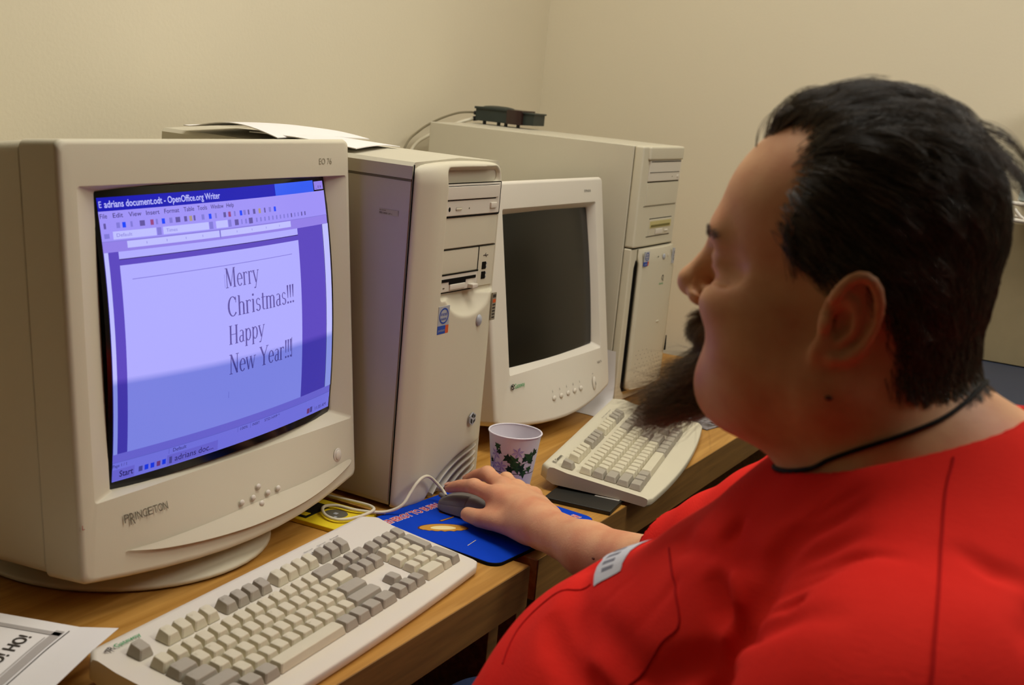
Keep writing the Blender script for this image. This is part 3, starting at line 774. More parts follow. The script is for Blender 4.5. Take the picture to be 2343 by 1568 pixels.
m = MB(); line(m, .034, .4595, .178, .4595, .0014, -.0214); line(m, .031, .4395, .175, .4395, .0009, -.0214); obj('tray_gap', m, DARKGAP, dd)
m = MB(); m.dome((.169, -.0214, .4305), .0045, .0035, .0016, n=14); obj('eject_button', m, BEIGE_W, dd)
m = MB(); m.dome((.142, -.0214, .4305), .0014, .0014, .0006, n=8); obj('drive_led', m, GREYLINE, dd)
m = MB(); line(m, .030, .4215, .181, .4215, .0015, -.0188); obj('bay_gap', m, DARKGAP, T2)
m = MB(); m.box(.030, -.0205, .378, .181, -.018, .4195, r=.001, seg=1); obj('bay_cover', m, BEIGE, T2)
m = MB(); line(m, .024, .3765, .178, .3765, .0009, -.019); obj('bay_gap', m, GREYLINE, T2)
m = MB(); m.box(.060, -.0205, .3195, .166, -.018, .351, r=.001, seg=1); fd = obj('floppy_drive', m, BEIGE, T2)
YEL = mat('yellowed_plastic', (200, 188, 128), .6, .25, noise=.03)
m = MB(); m.box(.0615, -.0212, .3345, .164, -.0203, .3475); obj('slot_strip', m, YEL, fd)
m = MB(); line(m, .066, .3385, .158, .3385, .004, -.0211); obj('disk_slot', m, mat('slot_shadow', (120, 110, 60), .7, .2, noise=.05), fd)
m = MB(); m.box(.090, -.0225, .322, .123, -.0203, .332, r=.0008, seg=1); obj('slot_lip', m, BEIGE_W, fd)
m = MB(); m.box(.134, -.0225, .325, .150, -.0203, .329, r=.0008, seg=1); obj('eject_button', m, BEIGE_W, fd)
m = MB(); line(m, .060, .352, .168, .352, .0013, -.019); line(m, .052, .3185, .165, .3185, .0009, -.019); line(m, .0, .2993, W2, .2993, .0016, -.0165); obj('bay_gap', m, DARKGAP, T2)
# curved lower door standing proud of a dark side slot
def door_plan(x): return -.026 - .010 * (1 - ((x - .112) / .085) ** 2)
m = MB(); rings = []
for z, ins in ((.026, .006), (.031, .001), (.05, 0), (.270, 0), (.2955, 0), (.2965, .001)):
    xs = [.027 + ins + (W2 - .027 - 2 * ins + .0) * i / 18 for i in range(19)]
    top = 0.006 * max(0, (z - .270) / .026)
    rings.append([(x, door_plan(x) + top, z) for x in xs] + [(xs[-1], -.0165, z), (xs[0], -.0165, z)])
m.rings(rings, 0, True, True, True, True); door = obj('front_door', m, BEIGE, T2)
m = MB(); m.prism([(.0185, .033), (.027, .022), (.19, .012), (.19, .026), (.034, .033), (.030, .05), (.030, .272), (.024, .276), (.0185, .262)], -.0168, -.0158, 'y'); obj('side_slot', m, DARKGAP, T2)
m = MB(); m.dome((.115, door_plan(.115) + .001, .279), .006, .006, .0025, n=16); obj('power_button', m, SILVER, door)
m = MB(); m.dome((.088, door_plan(.088) + .0006, .281), .0016, .0016, .0008, n=8); obj('status_led', m, INK, door)
m = MB(); m.dome((.138, door_plan(.138) + .0006, .280), .002, .004, .0008, n=10); obj('reset_button', m, BEIGE_W, door)
sticker_cpu(.032, door_plan(.045) - .0012, .266, .021, .027, T2)
m = MB(); y = door_plan(.115) - .0008
m.rings([[(.117 + r * math.cos(a) * .8, y, .2385 + r * math.sin(a)) for a in [math.radians(-60 + 300 * i / 14) for i in range(15)]] for r in (.0055, .0035)], 0, False, False, False, False)
m.rings([[(.117 + .0075 * math.sin(i * .5) * .5, y - .0002, .233 + .0018 * j - .0005 * i) for j in (0, 1)] for i in range(6)], 0, False, smooth=False)
obj('round_emblem', m, INK, door)
face = MB(); put2d(face, text2d('Gateway', .103, .2255, .0042, .020, .004), lambda a, b: (a, door_plan(a) - .0006, b)); obj('brand_lettering', face, GREEN_INK, door)
m = MB(); m.box(.163, -.0345, .262, .171, -.032, .292, 0); put2d(m, text2d('ATX', 0, 0, .004, .02), lambda a, b: (.169 - b, -.0348, .267 + a), 1); obj('side_sticker', m, [SILVER, INK], door)
m = MB(); m.dome((.118, door_plan(.118) - .0002, .152), .008, .0024, .0012, n=14); obj('door_latch', m, BEIGE, door)
m = MB()
for r in range(9):
    for k in range(8):
        x = .045 + .015 * k + (.007 if r % 2 else 0); z = .042 + .0085 * r
        if z > .11 - .004 * k: continue
        m.add([(x + .0011 * math.cos(a), door_plan(x) - .0004, z + .0011 * math.sin(a)) for a in [2 * PI * i / 6 for i in range(6)]], [(0, 1, 2, 3, 4, 5)])
obj('vent_holes', m, GREYLINE, door)
# notch at the door's lower right edge
m = MB(); m.prism([(.178, .085), (.181, .115), (.184, .085)], -.0345, -.0325, 'y'); obj('pull_notch', m, DARKGAP, door)

# network box and its cables on top of the corner tower
HB = thing('network_hub', 'small dark network box with cables plugged in, on top of the corner tower', 'network hub', (2.235, 1.262, DESK + .487), math.radians(-90)); HB.scale = (.62, .62, .84)
HUBM = mat('dark_teal_plastic', (44, 52, 48), .4, .4, noise=.05); HUBR = mat('smoked_plastic', (52, 34, 30), .25, .5, noise=.05)
m = MB(); m.box(-.118, -.03, .0085, .005, .06, .0415, r=.002); m.box(-.122, -.034, .037, .008, .062, .0425, r=.001, seg=1); m.box(.05, -.02, .0095, .098, .06, .038, r=.002); m.box(.05, -.024, .035, .103, .062, .039, r=.001, seg=1); obj('hub_body', m, HUBM, HB)
m = MB(); m.rings([[(x, -.034 - .006 * math.sin(PI * (x - .004) / .056), z) for x in [.004 + .056 * i / 10 for i in range(11)]] + [] for z in (.008, .042)], 0, False, smooth=True); m.box(.004, -.034, .008, .060, .06, .0425, r=.001, seg=1); obj('sensor_window', m, HUBR, HB)
m = MB(); m.dome((-.055, .015, .0425), .058, .038, .005, axis='z', sgn=1); obj('hub_lid', m, HUBM, HB)
for x, y in ((-.085, -.022), (-.03, -.022), (.0, -.026), (.048, -.028)):
    obj('foot', MB().lathe([(0, 0), (.006, 0), (.006, .0095), (0, .0095)], (x, y, 0), 14), BLACKP, HB)
CABLE = mat('grey_cable', (128, 118, 92), .5, .35, noise=.03); CABLEL = mat('cream_cable', (222, 214, 190), .45, .35, noise=.02)
def cable(name, label, pts, r, m, cat='cable', group=None, res=8):
    o = obj(name, MB().tube(pts, r, 10, 0, res), m); return tagp(o, label, cat, group)
D = DESK
c1 = cable('network_cable', 'thin grey cable arching from the dark box over the tower edge', [(2.232, 1.335, D + .508), (2.222, 1.352, D + .509), (2.20, 1.372, D + .504), (2.149, 1.385, D + .488), (2.088, 1.387, D + .465), (2.045, 1.388, D + .434), (2.02, 1.39, D + .36), (2.02, 1.39, D + .28), (2.03, 1.385, D + .1), (2.06, 1.375, D + .006)], .0022, CABLE)
c2 = cable('network_cable', 'thicker cream cable drooping behind the tower below the thin grey one', [(2.242, 1.335, D + .500), (2.225, 1.352, D + .494), (2.19, 1.372, D + .480), (2.129, 1.392, D + .455), (2.084, 1.396, D + .430), (2.055, 1.398, D + .37), (2.05, 1.398, D + .25), (2.065, 1.392, D + .1), (2.1, 1.385, D + .006)], .0036, CABLEL)
m = MB(); m.tube([(2.233, 1.331, D + .508), (2.226, 1.345, D + .5085)], .0042, 8, 0, 1); obj('cable_plug', m, BLACKP, c1)
m = MB(); m.tube([(2.243, 1.331, D + .5005), (2.230, 1.348, D + .496)], .0050, 8, 0, 1); obj('cable_plug', m, BLACKP, c2)

# ------------------------------------------------------------------ keyboards
U = .01905
ROWS = []   # (u, v, w, legend, grey, depth rows)
def row(v, u, items):
    for it in items:
        if isinstance(it, (int, float)): u += it; continue
        s, w, g = it; ROWS.append((u, v, w, s, g, 1)); u += w
L = lambda s: [(c, 1, 0) for c in s]
row(5.5, 0, [('Esc', 1, 1), 1] + [('F%d' % i, 1, 0) for i in range(1, 5)] + [.5] + [('F%d' % i, 1, 1) for i in range(5, 9)] + [.5] + [('F%d' % i, 1, 0) for i in range(9, 13)] + [.25] + [('Prt', 1, 1), ('Scr', 1, 1), ('Pau', 1, 1)])
row(4, 0, L('`1234567890-=') + [('Bksp', 2, 1), .25, ('Ins', 1, 1), ('Hom', 1, 1), ('PgU', 1, 1), .25, ('Num', 1, 1), ('/', 1, 1), ('*', 1, 1), ('-', 1, 1)])
row(3, 0, [('Tab', 1.5, 1)] + L('QWERTYUIOP[]') + [('\\', 1.5, 0), .25, ('Del', 1, 1), ('End', 1, 1), ('PgD', 1, 1), .25, ('7', 1, 0), ('8', 1, 0), ('9', 1, 0)])
row(2, 0, [('Caps', 1.75, 1)] + L("ASDFGHJKL;'") + [('Enter', 2.25, 1), 3.5, ('4', 1, 0), ('5', 1, 0), ('6', 1, 0)])
row(1, 0, [('Shift', 2.25, 1)] + L('ZXCVBNM,./') + [('Shift', 2.75, 1), 1.25, ('^', 1, 1), 1.25, ('1', 1, 0), ('2', 1, 0), ('3', 1, 0)])
row(0, 0, [('Ctrl', 1.5, 1), ('#', 1.25, 1), ('Alt', 1.25, 1), ('', 5.75, 0), ('Alt', 1.25, 1), ('#', 1.25, 1), ('=', 1.25, 1), ('Ctrl', 1.5, 1), .25, ('<', 1, 1), ('v', 1, 1), ('>', 1, 1), .25, ('0', 2, 0), ('.', 1, 0)])
ROWS.append((21.5, 2, 1, '+', 1, 2)); ROWS.append((21.5, 0, 1, 'Ent', 1, 2))
PROF = {5.5: (.0105, 9), 4: (.0098, 6), 3: (.0090, 3), 2: (.0085, 0), 1: (.0085, -3), 0: (.0088, -4)}
KEYM = {}
def key_mesh(w, v, s, d):
    k = (w, v, s, d)
    if k in KEYM: return KEYM[k]
    mb = MB(); g = .0005; x1 = w * U - g; y1 = d * U - g; h, t = PROF[v]; tl = math.tan(math.radians(t))
    ix, iyf, iyr = .0030, .0034, .0016
    rg = lambda x0, x1, y0, y1, z, tt=0, c=.0012: [(x, y, z + tt * (y - (y0 + y1) / 2)) for x, y in ((x0 + c, y0), (x1 - c, y0), (x1, y0 + c), (x1, y1 - c), (x1 - c, y1), (x0 + c, y1), (x0, y1 - c), (x0, y0 + c))]
    mb.rings([rg(g, x1, g, y1, .0), rg(g, x1, g, y1, .0012), rg(ix - .0004, x1 - ix + .0004, iyf - .0004, y1 - iyr + .0004, h - .0009, tl, .0015), rg(ix, x1 - ix, iyf, y1 - iyr, h - .0002, tl, .002), rg(ix + .0007, x1 - ix - .0007, iyf + .0007, y1 - iyr - .0007, h, tl, .002)], 0, True, False, True, False)
    if s and s not in '#=':
        hh = .0028 if len(s) < 3 else .0019
        ym = (iyf + y1 - iyr) / 2
        put2d(mb, text2d(s, ix + .0015, y1 - iyr - .0022 - hh, hh, None, .004), lambda a, b: (a, b, h + .00025 + tl * (b - ym)), 1)
    me = bpy.data.meshes.new('key'); me.from_pydata(mb.v, [], mb.f); me.polygons.foreach_set('material_index', mb.m)
    KEYM[k] = me; return me
def keyboard(label, x, y, z, yaw, tilt, bow, chunky):
    t = thing('keyboard', label, 'keyboard', (x, y, DESK), math.radians(yaw))
    M = Matrix.Translation((0, 0, z)) @ Matrix.Rotation(math.radians(tilt), 4, 'X')
    X0k, X1k, VR = (-.0165 if chunky else -.028), 22.5 * U + .0165, .150
    mb = MB(); n = 40; rings = []
    for i in range(n + 1):
        q = i / n; xx = X0k + (X1k - X0k) * q; e = 2 * abs(q - .5)
        ed = min(q, 1 - q) * (X1k - X0k); rr_ = .012; cut = rr_ - math.sqrt(max(0, rr_ ** 2 - max(0, rr_ - ed) ** 2)) if ed < rr_ else 0
        vf = -.0195 - bow * (1 - e * e) + cut * .35; vr = VR - cut; lo = -.0125
        rings.append([(xx, vf + .003, lo - .001), (xx, vf, lo + .003), (xx, vf + .0006, -.0026), (xx, vf + .0025, -.0008), (xx, vf + .008, 0.0), (xx, vr - .03, .0), (xx, vr - .008, .0022), (xx, vr - .002, .001), (xx, vr, -.003), (xx, vr - .001, lo - .006), (xx, vr - .012, lo - .010), (xx, .03, lo - .002)])
    mb.rings(rings, 0, True, True, True, True)
    obj('keyboard_case', xform(mb, M), BEIGE_W if not chunky else BEIGE, t)
    for sx in (.03, X1k - X0k - .07):     # flip-out feet at the back, down to the desk
        p = M @ Vector((X0k + sx, .128, -.02))
        obj('flip_foot', MB().box(p.x, p.y - .004, 0.0002, p.x + .035, p.y + .004, p.z + .004, r=.001, seg=1), BEIGE, t)
    for (u, v, w, s, g, d) in ROWS:
        me0 = key_mesh(w, v, s, d)
        key2 = (id(me0), g)
        if key2 not in KEYM:
            me = me0.copy() if me0.materials else me0
            me.materials.clear(); me.materials.append(GREYK if g else LIGHTK); me.materials.append(INK); KEYM[key2] = me
        o = bpy.data.objects.new('key', KEYM[key2]); COL.objects.link(o); o.parent = t
        o.matrix_local = M @ Matrix.Translation((u * U, v * U, .0004))
    d = MB(); onp = lambda a, b: tuple(M @ Vector((a, b, .0032 if b > .118 else .0006)))
    if not chunky:
        spotx = -.012
        put2d(d, text2d('Gateway', spotx + .011, .1335, .0055, .033, .008), onp, 1)
        put2d(d, text2d('<R', spotx - .002, .1325, .0065, .011, .02), onp, 0)
        obj('brand_lettering', d, [INK, GREEN_INK], t)
    else:
        put2d(d, text2d('Gateway', .016, .1335, .005, .03, .02), onp, 0)
        put2d(d, text2d('K', .006, .1325, .0065, .006, .03), onp, 0)
        obj('brand_lettering', d, INK, t)
    d = MB()
    for i, s in enumerate(('Num Lock', 'Caps Lock', 'Scroll')):
        u = 15.4 + i * 1.35 if not chunky else 15.4 + i * 1.2
        put2d(d, text2d(s, u * U, 6.98 * U, .0019, .017), lambda a, b: tuple(M @ Vector((a, b, .0028))), 0)
        if i < 3: d.add([tuple(M @ Vector(((u + .45) * U + .0011 * math.cos(k), 6.72 * U + .0011 * math.sin(k), .0026))) for k in [2 * PI * q / 8 for q in range(8)]], [tuple(range(8))], 0)
    obj('lock_lights', d, INK, t)
    return t
K1 = keyboard('beige keyboard in front of the big lit monitor, nearest the camera', .7667, .6638, .016, 3.15, 7.08, .006, False)
K2 = keyboard('beige keyboard with bowed front edge at the far right, behind the paper cup', 1.5843, .6228, .0185, 11.53, 7.0, .014, True)

# ------------------------------------------------------------------ mouse mat with printed joke picture
MPX, MPY, MPA = 1.3655, .7525, math.radians(-5.5)
PAD = thing('mouse_mat', 'blue printed foam mouse mat bridging the gap of the two desks, under the hand', 'mouse mat', (MPX, MPY, DESK), MPA)
BLUEM = mat('mat_blue', (0, 62, 190), .7, .12, noise=.03, nscale=30)
FOAM = mat('mat_foam', (26, 28, 26), .9, .1, noise=.08)
m = MB(); hw, hd = .1195, .1025
def plan(hw, hd, r, z, n=6):
    out = []
    for cx, cy, a0 in ((hw - r, -hd + r, -90), (hw - r, hd - r, 0), (-hw + r, hd - r, 90), (-hw + r, -hd + r, 180)):
        for j in range(n + 1):
            a = math.radians(a0 + 90 * j / n); out.append((cx + r * math.cos(a), cy + r * math.sin(a), z))
    return out
m.rings([plan(hw, hd, .016, .0003), plan(hw, hd, .016, .0042), plan(hw - .0004, hd - .0004, .016, .0045)], 0, True, True, True, False); obj('foam_base', m, FOAM, PAD)
m = MB(); m.rings([plan(hw - .0005, hd - .0005, .016, .00452), plan(hw - .0008, hd - .0008, .016, .0049)], 0, True, True, True, False); top = obj('printed_top', m, BLUEM, PAD)
def padtext(name, s, x, y, h, w, mis, ang=0.0):
    m = MB(); ca, sa = math.cos(ang), math.sin(ang)
    for bold, z, mi in ((.07, .00505, 1), (.012, .0052, 0)):
        put2d(m, text2d(s, 0, 0, h, w, bold), lambda a, b: (x + a * ca - b * sa, y + a * sa + b * ca, z), mi)
    return obj(name, m, mis, top)
REDI = mat('print_red', (196, 40, 44), .5, .3, noise=.03); PINK = mat('print_pale', (228, 214, 224), .5, .3, noise=.02)
padtext('printed_words', 'ENERGY TO BURN', -.113, .0735, .0125, .108, [REDI, PINK], math.radians(-1))
padtext('printed_words', 'TO BURN!', .048, -.0815, .0125, .060, [REDI, PINK], math.radians(-3))
m = MB()
for i in range(5): m.add([(.001 + .0052 * i + .0011 * math.cos(k), .0725 + .0011 * math.sin(k), .0052) for k in [2 * PI * q / 8 for q in range(8)]], [tuple(range(8))], 0)
obj('printed_dots', m, PINK, top)
# golden lump with a scorched ragged foot
GOLD = [mat('print_brown', (96, 48, 14), .5, .3, noise=.05), mat('print_gold', (206, 148, 52), .5, .3, noise=.05), mat('print_cream', (246, 226, 160), .5, .3, noise=.03)]
m = MB(); cx, cy = -.0715, .017
def lump(s, z, rag, mi):
    P = []
    for i in range(48):
        a = 2 * PI * i / 48; rx, ry = .034 * s, .0145 * s
        k = 1 + (rag * math.sin(i * 2.3) if math.sin(a) < 0 else 0)
        x, y = rx * math.cos(a), ry * math.sin(a) * k * (0.75 if math.sin(a) < 0 else 1.1)
        P.append((cx + x * .74 + y * .67, cy - x * .67 + y * .74, z))
    m.add(P, [tuple(range(48))], mi)
lump(1.0, .0050, .16, 0); lump(.93, .0051, .14, 1); lump(.5, .0052, 0, 2)
obj('printed_lump', m, GOLD, top)
m = MB(); m.add([(-.0545, .0335, .0051), (-.027, .0315, .0051), (-.027, .035, .0051), (-.0545, .038, .0051)], [(0, 1, 2, 3)], 0); m.add([(-.053, .0345, .0052), (-.028, .0325, .0052), (-.028, .0338, .0052), (-.053, .0368, .0052)], [(0, 1, 2, 3)], 1)
m.add([(-.024 + .006 * math.cos(k), .0535 + .0075 * math.sin(k), .0051) for k in [2 * PI * q / 12 for q in range(12)]], [tuple(range(12))], 0); m.add([(-.022 + .003 * math.cos(k), .055 + .004 * math.sin(k), .0052) for k in [2 * PI * q / 12 for q in range(12)]], [tuple(range(12))], 2)
obj('printed_match', m, GOLD, top)
m = MB(); m.add([(-.0955, -.0415, .0051), (-.0725, -.0375, .0051), (-.0725, -.0367, .0051), (-.0955, -.0407, .0051)], [(0, 1, 2, 3)], 0); obj('printed_stroke', m, GOLD[2], top)

# ------------------------------------------------------------------ mouse
MS = thing('computer_mouse', 'grey two-button mouse held under the right hand on the blue mat', 'mouse', (1.371, .772, DESK + .0052), math.radians(3))
MGREY = mat('mouse_grey', (128, 122, 114), .5, .35, noise=.03)
MGREY2 = mat('mouse_button_grey', (114, 108, 102), .5, .35, noise=.03)
def mouse_ring(y, zmax, hw, n=14):
    P = [(-hw, y, .002), ]
    for j in range(n + 1):
        a = PI - PI * j / n; c, s = math.cos(a), math.sin(a)
        P.append((hw * (abs(c) ** .55) * (1 if c > 0 else -1) * (1 - .08 * s), y, .003 + (zmax - .003) * (s ** .6)))
    P.append((hw, y, .002)); return P
yy = [-.048, -.046, -.041, -.033, -.02, 0, .015, .03, .042, .049, .052]
def hwf(y): return .0285 * (1 - (abs(y - .002) / .0525) ** 4.5) ** .5 + .0012
def zmf(y): return .006 + .0205 * max(0, 1 - ((y + .006) / .064) ** 2) ** .75 * (1 if y < .04 else 1 - 4 * (y - .04))
m = MB(); m.rings([mouse_ring(y, zmf(y), hwf(y)) for y in yy], 0, True, True, True, True); obj('shell', m, MGREY, MS)
for s in (-1, 1):
    m = MB(); rs = []
    for y in (.004, .006, .02, .032, .042, .0475, .050):
        hw_, z_ = hwf(y), zmf(y); pr = []; e_ = 0 if y < .0055 else 1
        for j in range(11):
            a = math.radians(24 + 64 * j / 10); cc, ss = math.cos(a), math.sin(a)
            pr.append((s * (hw_ * cc ** .55 * (1 - .08 * ss) + .0004), y, .003 + (z_ - .003) * ss ** .6 + (.0013 if e_ and 0 < j < 10 else -.0006)))
        rs.append(pr)
    m.rings(rs, 0, False, smooth=True)
    obj('mouse_button', m, MGREY2, MS)
m = MB(); m.tube([(.0, .049, .012), (.001, .058, .014)], [.0042, .0032], 10, 0, 1); obj('strain_relief', m, MGREY2, MS)
CT = [(1.374, .822, .016), (1.379, .832, .022), (1.372, .841, .034), (1.356, .842, .045), (1.341, .842, .0475), (1.326, .842, .0425), (1.313, .843, .031), (1.299, .845, .018), (1.286, .858, .0095), (1.268, .872, .0100), (1.257, .893, .0108), (1.254, .918, .0108), (1.242, .928, .0108), (1.227, .921, .0108), (1.214, .903, .0108), (1.215, .884, .0108), (1.236, .871, .012), (1.262, .866, .0148), (1.274, .877, .0150), (1.280, .907, .0120), (1.281, .939, .0095), (1.284, .965, .0065), (1.282, 1.0, .004), (1.278, 1.08, .004), (1.27, 1.18, .004), (1.268, 1.30, .004), (1.268, 1.36, .004)]
Mi = (Matrix.Translation((1.371, .772, DESK + .0052)) @ Matrix.Rotation(math.radians(3), 4, 'Z')).inverted()
m = MB(); m.tube([tuple(Mi @ Vector((x, y, DESK + z))) for x, y, z in CT], .0022, 10, 0, 8); obj('mouse_cord', m, CABLEL, MS)

# ------------------------------------------------------------------ paper cup
CX, CY = 1.476, .779
CUP = thing('paper_cup', 'white paper cup printed with green ivy, standing behind the hand', 'cup', (CX, CY, DESK + .005), math.radians(0))
CUPW = mat('cup_paper', (226, 220, 226), .55, .3, noise=.01)
def cr_(z): return .0255 + (.0375 - .0255) * z / .094
m = MB(); m.lathe([(0, .002), (cr_(.0) - .001, .002), (cr_(0), 0), (cr_(.092), .092), (cr_(.092) - .0006, .0925), (cr_(.009) - .0006, .009), (0, .009)], n=64); obj('cup_wall', m, CUPW, CUP)
m = MB()
rr2 = [[((cr_(.0935) + .0001 + .0013 * math.cos(a)) * math.cos(b), (cr_(.0935) + .0001 + .0013 * math.cos(a)) * math.sin(b), .0935 + .0013 * math.sin(a)) for a in [2 * PI * j / 8 for j in range(8)]] for b in [2 * PI * i / 64 for i in range(65)]]
m.rings(rr2, 0, True); obj('rolled_rim', m, CUPW, CUP)
CAMA = math.atan2(-CY, -CX)     # side of the cup the print is seen on
def oncup(s, z, lift=.00025):
    """s = arc length in metres to the right as seen from the front of the print"""
    r = cr_(z); a = CAMA + s / .033
    return ((r + lift) * math.cos(a), (r + lift) * math.sin(a), z)
LEAF = mat('ivy_green', (48, 84, 46), .6, .2, noise=.12, nscale=300); LEAF2 = mat('ivy_dark_green', (34, 60, 40), .6, .2, noise=.1, nscale=300); LILAC = mat('lilac_print', (176, 160, 208), .6, .2, noise=.06, nscale=200); STEM = mat('stem_print', (70, 66, 60), .6, .2, noise=.05)
m = MB()
IVY = [(0, -.5), (.18, -.42), (.5, -.5), (.34, -.16), (.52, .12), (.22, .12), (.0, .62), (-.22, .12), (-.52, .12), (-.34, -.16), (-.5, -.5), (-.18, -.42)]
def leaf(s, z, sz, ang, mi):
    ca, sa = math.cos(ang), math.sin(ang)
    pts = [oncup(s + sz * (a * ca - b * sa), z + sz * (a * sa + b * ca), .0003 + .00005 * (len(m.v) % 5)) for a, b in IVY]
    c0 = oncup(s, z, .0004); m.add(pts + [c0], [(i, (i + 1) % 12, 12) for i in range(12)], mi)
for s, z, sz, an, mi in ((.001, .060, .017, .5, 0), (-.008, .062, .012, 2.2, 1), (.006, .049, .016, 3.5, 0), (-.004, .045, .012, 2.6, 1), (.013, .050, .013, -.6, 1), (.017, .040, .012, 3.3, 0), (.022, .066, .016, 1.0, 0), (.016, .062, .009, 2.4, 1), (.027, .060, .010, -.4, 1), (-.022, .077, .010, 3.0, 0), (-.020, .070, .008, 2.0, 1), (-.012, .036, .008, 1.0, 1), (.026, .046, .010, 3.4, 0), (.031, .072, .011, .4, 1), (-.034, .055, .008, .3, 1)):
    leaf(s * 1.05, z, sz, an, mi)
for c, zc in ((-.026, .066), (-.017, .049), (.006, .072), (-.031, .05)):
    for k in range(6):
        a = k * PI / 3 + .3; w = .0052
        pts = [oncup(c, zc), oncup(c + w * math.cos(a - .35), zc + w * math.sin(a - .35)), oncup(c + w * 1.8 * math.cos(a), zc + w * 1.8 * math.sin(a)), oncup(c + w * math.cos(a + .35), zc + w * math.sin(a + .35))]
        m.add(pts, [(0, 1, 2, 3)], 2)
for pts in ([(-.008, .057), (.004, .054), (.014, .055), (.024, .058)], [(.005, .055), (.012, .046), (.018, .041)], [(.010, .055), (.018, .060), (.022, .064)]):
    P = catmull([Vector((a, b, 0)) for a, b in pts], 5)
    for p, q in zip(P[:-1], P[1:]): m.add([oncup(p.x, p.y - .0003), oncup(q.x, q.y - .0003), oncup(q.x, q.y + .0003), oncup(p.x, p.y + .0003)], [(0, 1, 2, 3)], 3)
for i in range(64):
    a0, a1 = 2 * PI * i / 64, 2 * PI * (i + 1) / 64
    def ring(a, z): r = cr_(z) + .0002; return (r * math.cos(a), r * math.sin(a), z)
    m.add([ring(a0, .0395), ring(a1, .0395), ring(a1, .0405), ring(a0, .0405)], [(0, 1, 2, 3)], 3)
obj('ivy_print', m, [LEAF, LEAF2, LILAC, STEM], CUP)

# ------------------------------------------------------------------ disks lying on the desks
def disk(label, loc, rz, body, th, w=.090, d=.094):
    t = thing('floppy_disk', label, 'floppy disk', loc, rz)
    m = MB(); m.box(-w / 2, -d / 2, 0, w / 2, d / 2, th, r=.0012, seg=2); obj('disk_shell', m, body, t); return t
YELLOW = mat('yellow_plastic', (236, 208, 40), .45, .35, noise=.04, nscale=25)
FD = disk('yellow floppy disk with black shutter lying under the mouse cord', (1.2325, .9155, DESK), math.radians(3), YELLOW, .0062, .082, .098)
m = MB(); m.box(-.033, .012, .006, .024, .046, .0071, r=.0003, seg=1); sh_ = obj('disk_shutter', m, BLACKP, FD)
m = MB(); m.box(-.027, .016, .0069, -.016, .041, .0074, r=.0002, seg=1); obj('shutter_window', m, YELLOW, sh_)
m = MB(); m.lathe([(0, .0064), (.0155, .0064), (.016, .0060)], (.006, -.008, 0), 28); hb_ = obj('disk_hub', m, mat('hub_grey', (96, 92, 82), .4, .5, noise=.06), FD)
m = MB(); m.box(.003, -.0105, .0063, .009, -.005, .0068, r=.0002, seg=1); m.box(-.0065, -.0165, .0063, -.0025, -.0125, .0067, r=.0002, seg=1); obj('hub_notch', m, SILVER, hb_)
BLKD = mat('charcoal_plastic', (38, 38, 34), .4, .4, noise=.05)
BD = disk('black cartridge disk with grey label poking out from under the far keyboard', (1.546, .690, DESK), math.radians(7), BLKD, .0065, .086, .100)
m = MB(); m.box(.006, -.047, .0063, .040, -.010, .0072, r=.0002, seg=1); lb_ = obj('disk_label', m, mat('label_grey', (168, 164, 154), .6, .3, noise=.04), BD)
m = MB(); m.box(.012, -.044, .0071, .018, -.012, .0074)
for i in range(9): m.box(.021 + .0002 * i, -.043 + .0034 * i, .0071, .036, -.0415 + .0034 * i, .0074)
obj('label_print', m, INK, lb_)

# ------------------------------------------------------------------ printed papers
PC = Vector((.795, .832)); PE = Vector((-.945, -.33)); PF = Vector((-.33, .945))
def pz(a, b):
    z = .0245 + .006 * (1 - min(1, b / .04)) - .055 * max(0, a - .05) - .16 * max(0, b - .14)
    return max(z, .0006)
def PQ(a, b, lift=0.0): q = PC + PE * a + PF * b; return (q.x, q.y, DESK + pz(a, b) + lift)
def grid(fn, na, nb, A, B, lift):
    return [[fn(A * i / na, B * j / nb, lift) for j in range(nb + 1)] for i in range(na + 1)]
m = MB(); g0, g1 = grid(PQ, 20, 16, .279, .216, .0), grid(PQ, 20, 16, .279, .216, -.0005)
m.rings(g0, 0, False); m.rings(g1, 0, False)
m.rings([[r[0] for r in g0], [r[0] for r in g1]], 0, False); m.rings([[r[-1] for r in g0], [r[-1] for r in g1]], 0, False); m.rings([g0[0], g1[0]], 0, False); m.rings([g0[-1], g1[-1]], 0, False)
PR = obj('printed_paper', m, WHITEP); tagp(PR, 'white printed sheet with HO! in a grey border, its corner on the near keyboard', 'paper')
GREYP = mat('grey_print_line', (176, 170, 166), .8, .1, noise=.03)
m = MB()
def strip(a0, b0, a1, b1, w, mi, n=14):
    d = Vector((a1 - a0, b1 - b0)).normalized(); nn = Vector((-d.y, d.x)) * w / 2
    rows = [[PQ(a0 + (a1 - a0) * i / n - nn.x, b0 + (b1 - b0) * i / n - nn.y, .0006), PQ(a0 + (a1 - a0) * i / n + nn.x, b0 + (b1 - b0) * i / n + nn.y, .0006)] for i in range(n + 1)]
    m.rings(rows, mi, False)
strip(.015, .052, .26, .052, .009, 0); strip(.022, .048, .022, .20, .007, 0); strip(.032, .0585, .26, .0585, .0012, 0); strip(.012, .0445, .26, .0445, .001, 1)
put2d(m, text2d('HO! HO! HO!', 0, 0, .0125, .104, .02), lambda x, y: PQ(.139 - x, .070 + y, .0007), 1)
obj('sheet_print', m, [GREYP, INK], PR)

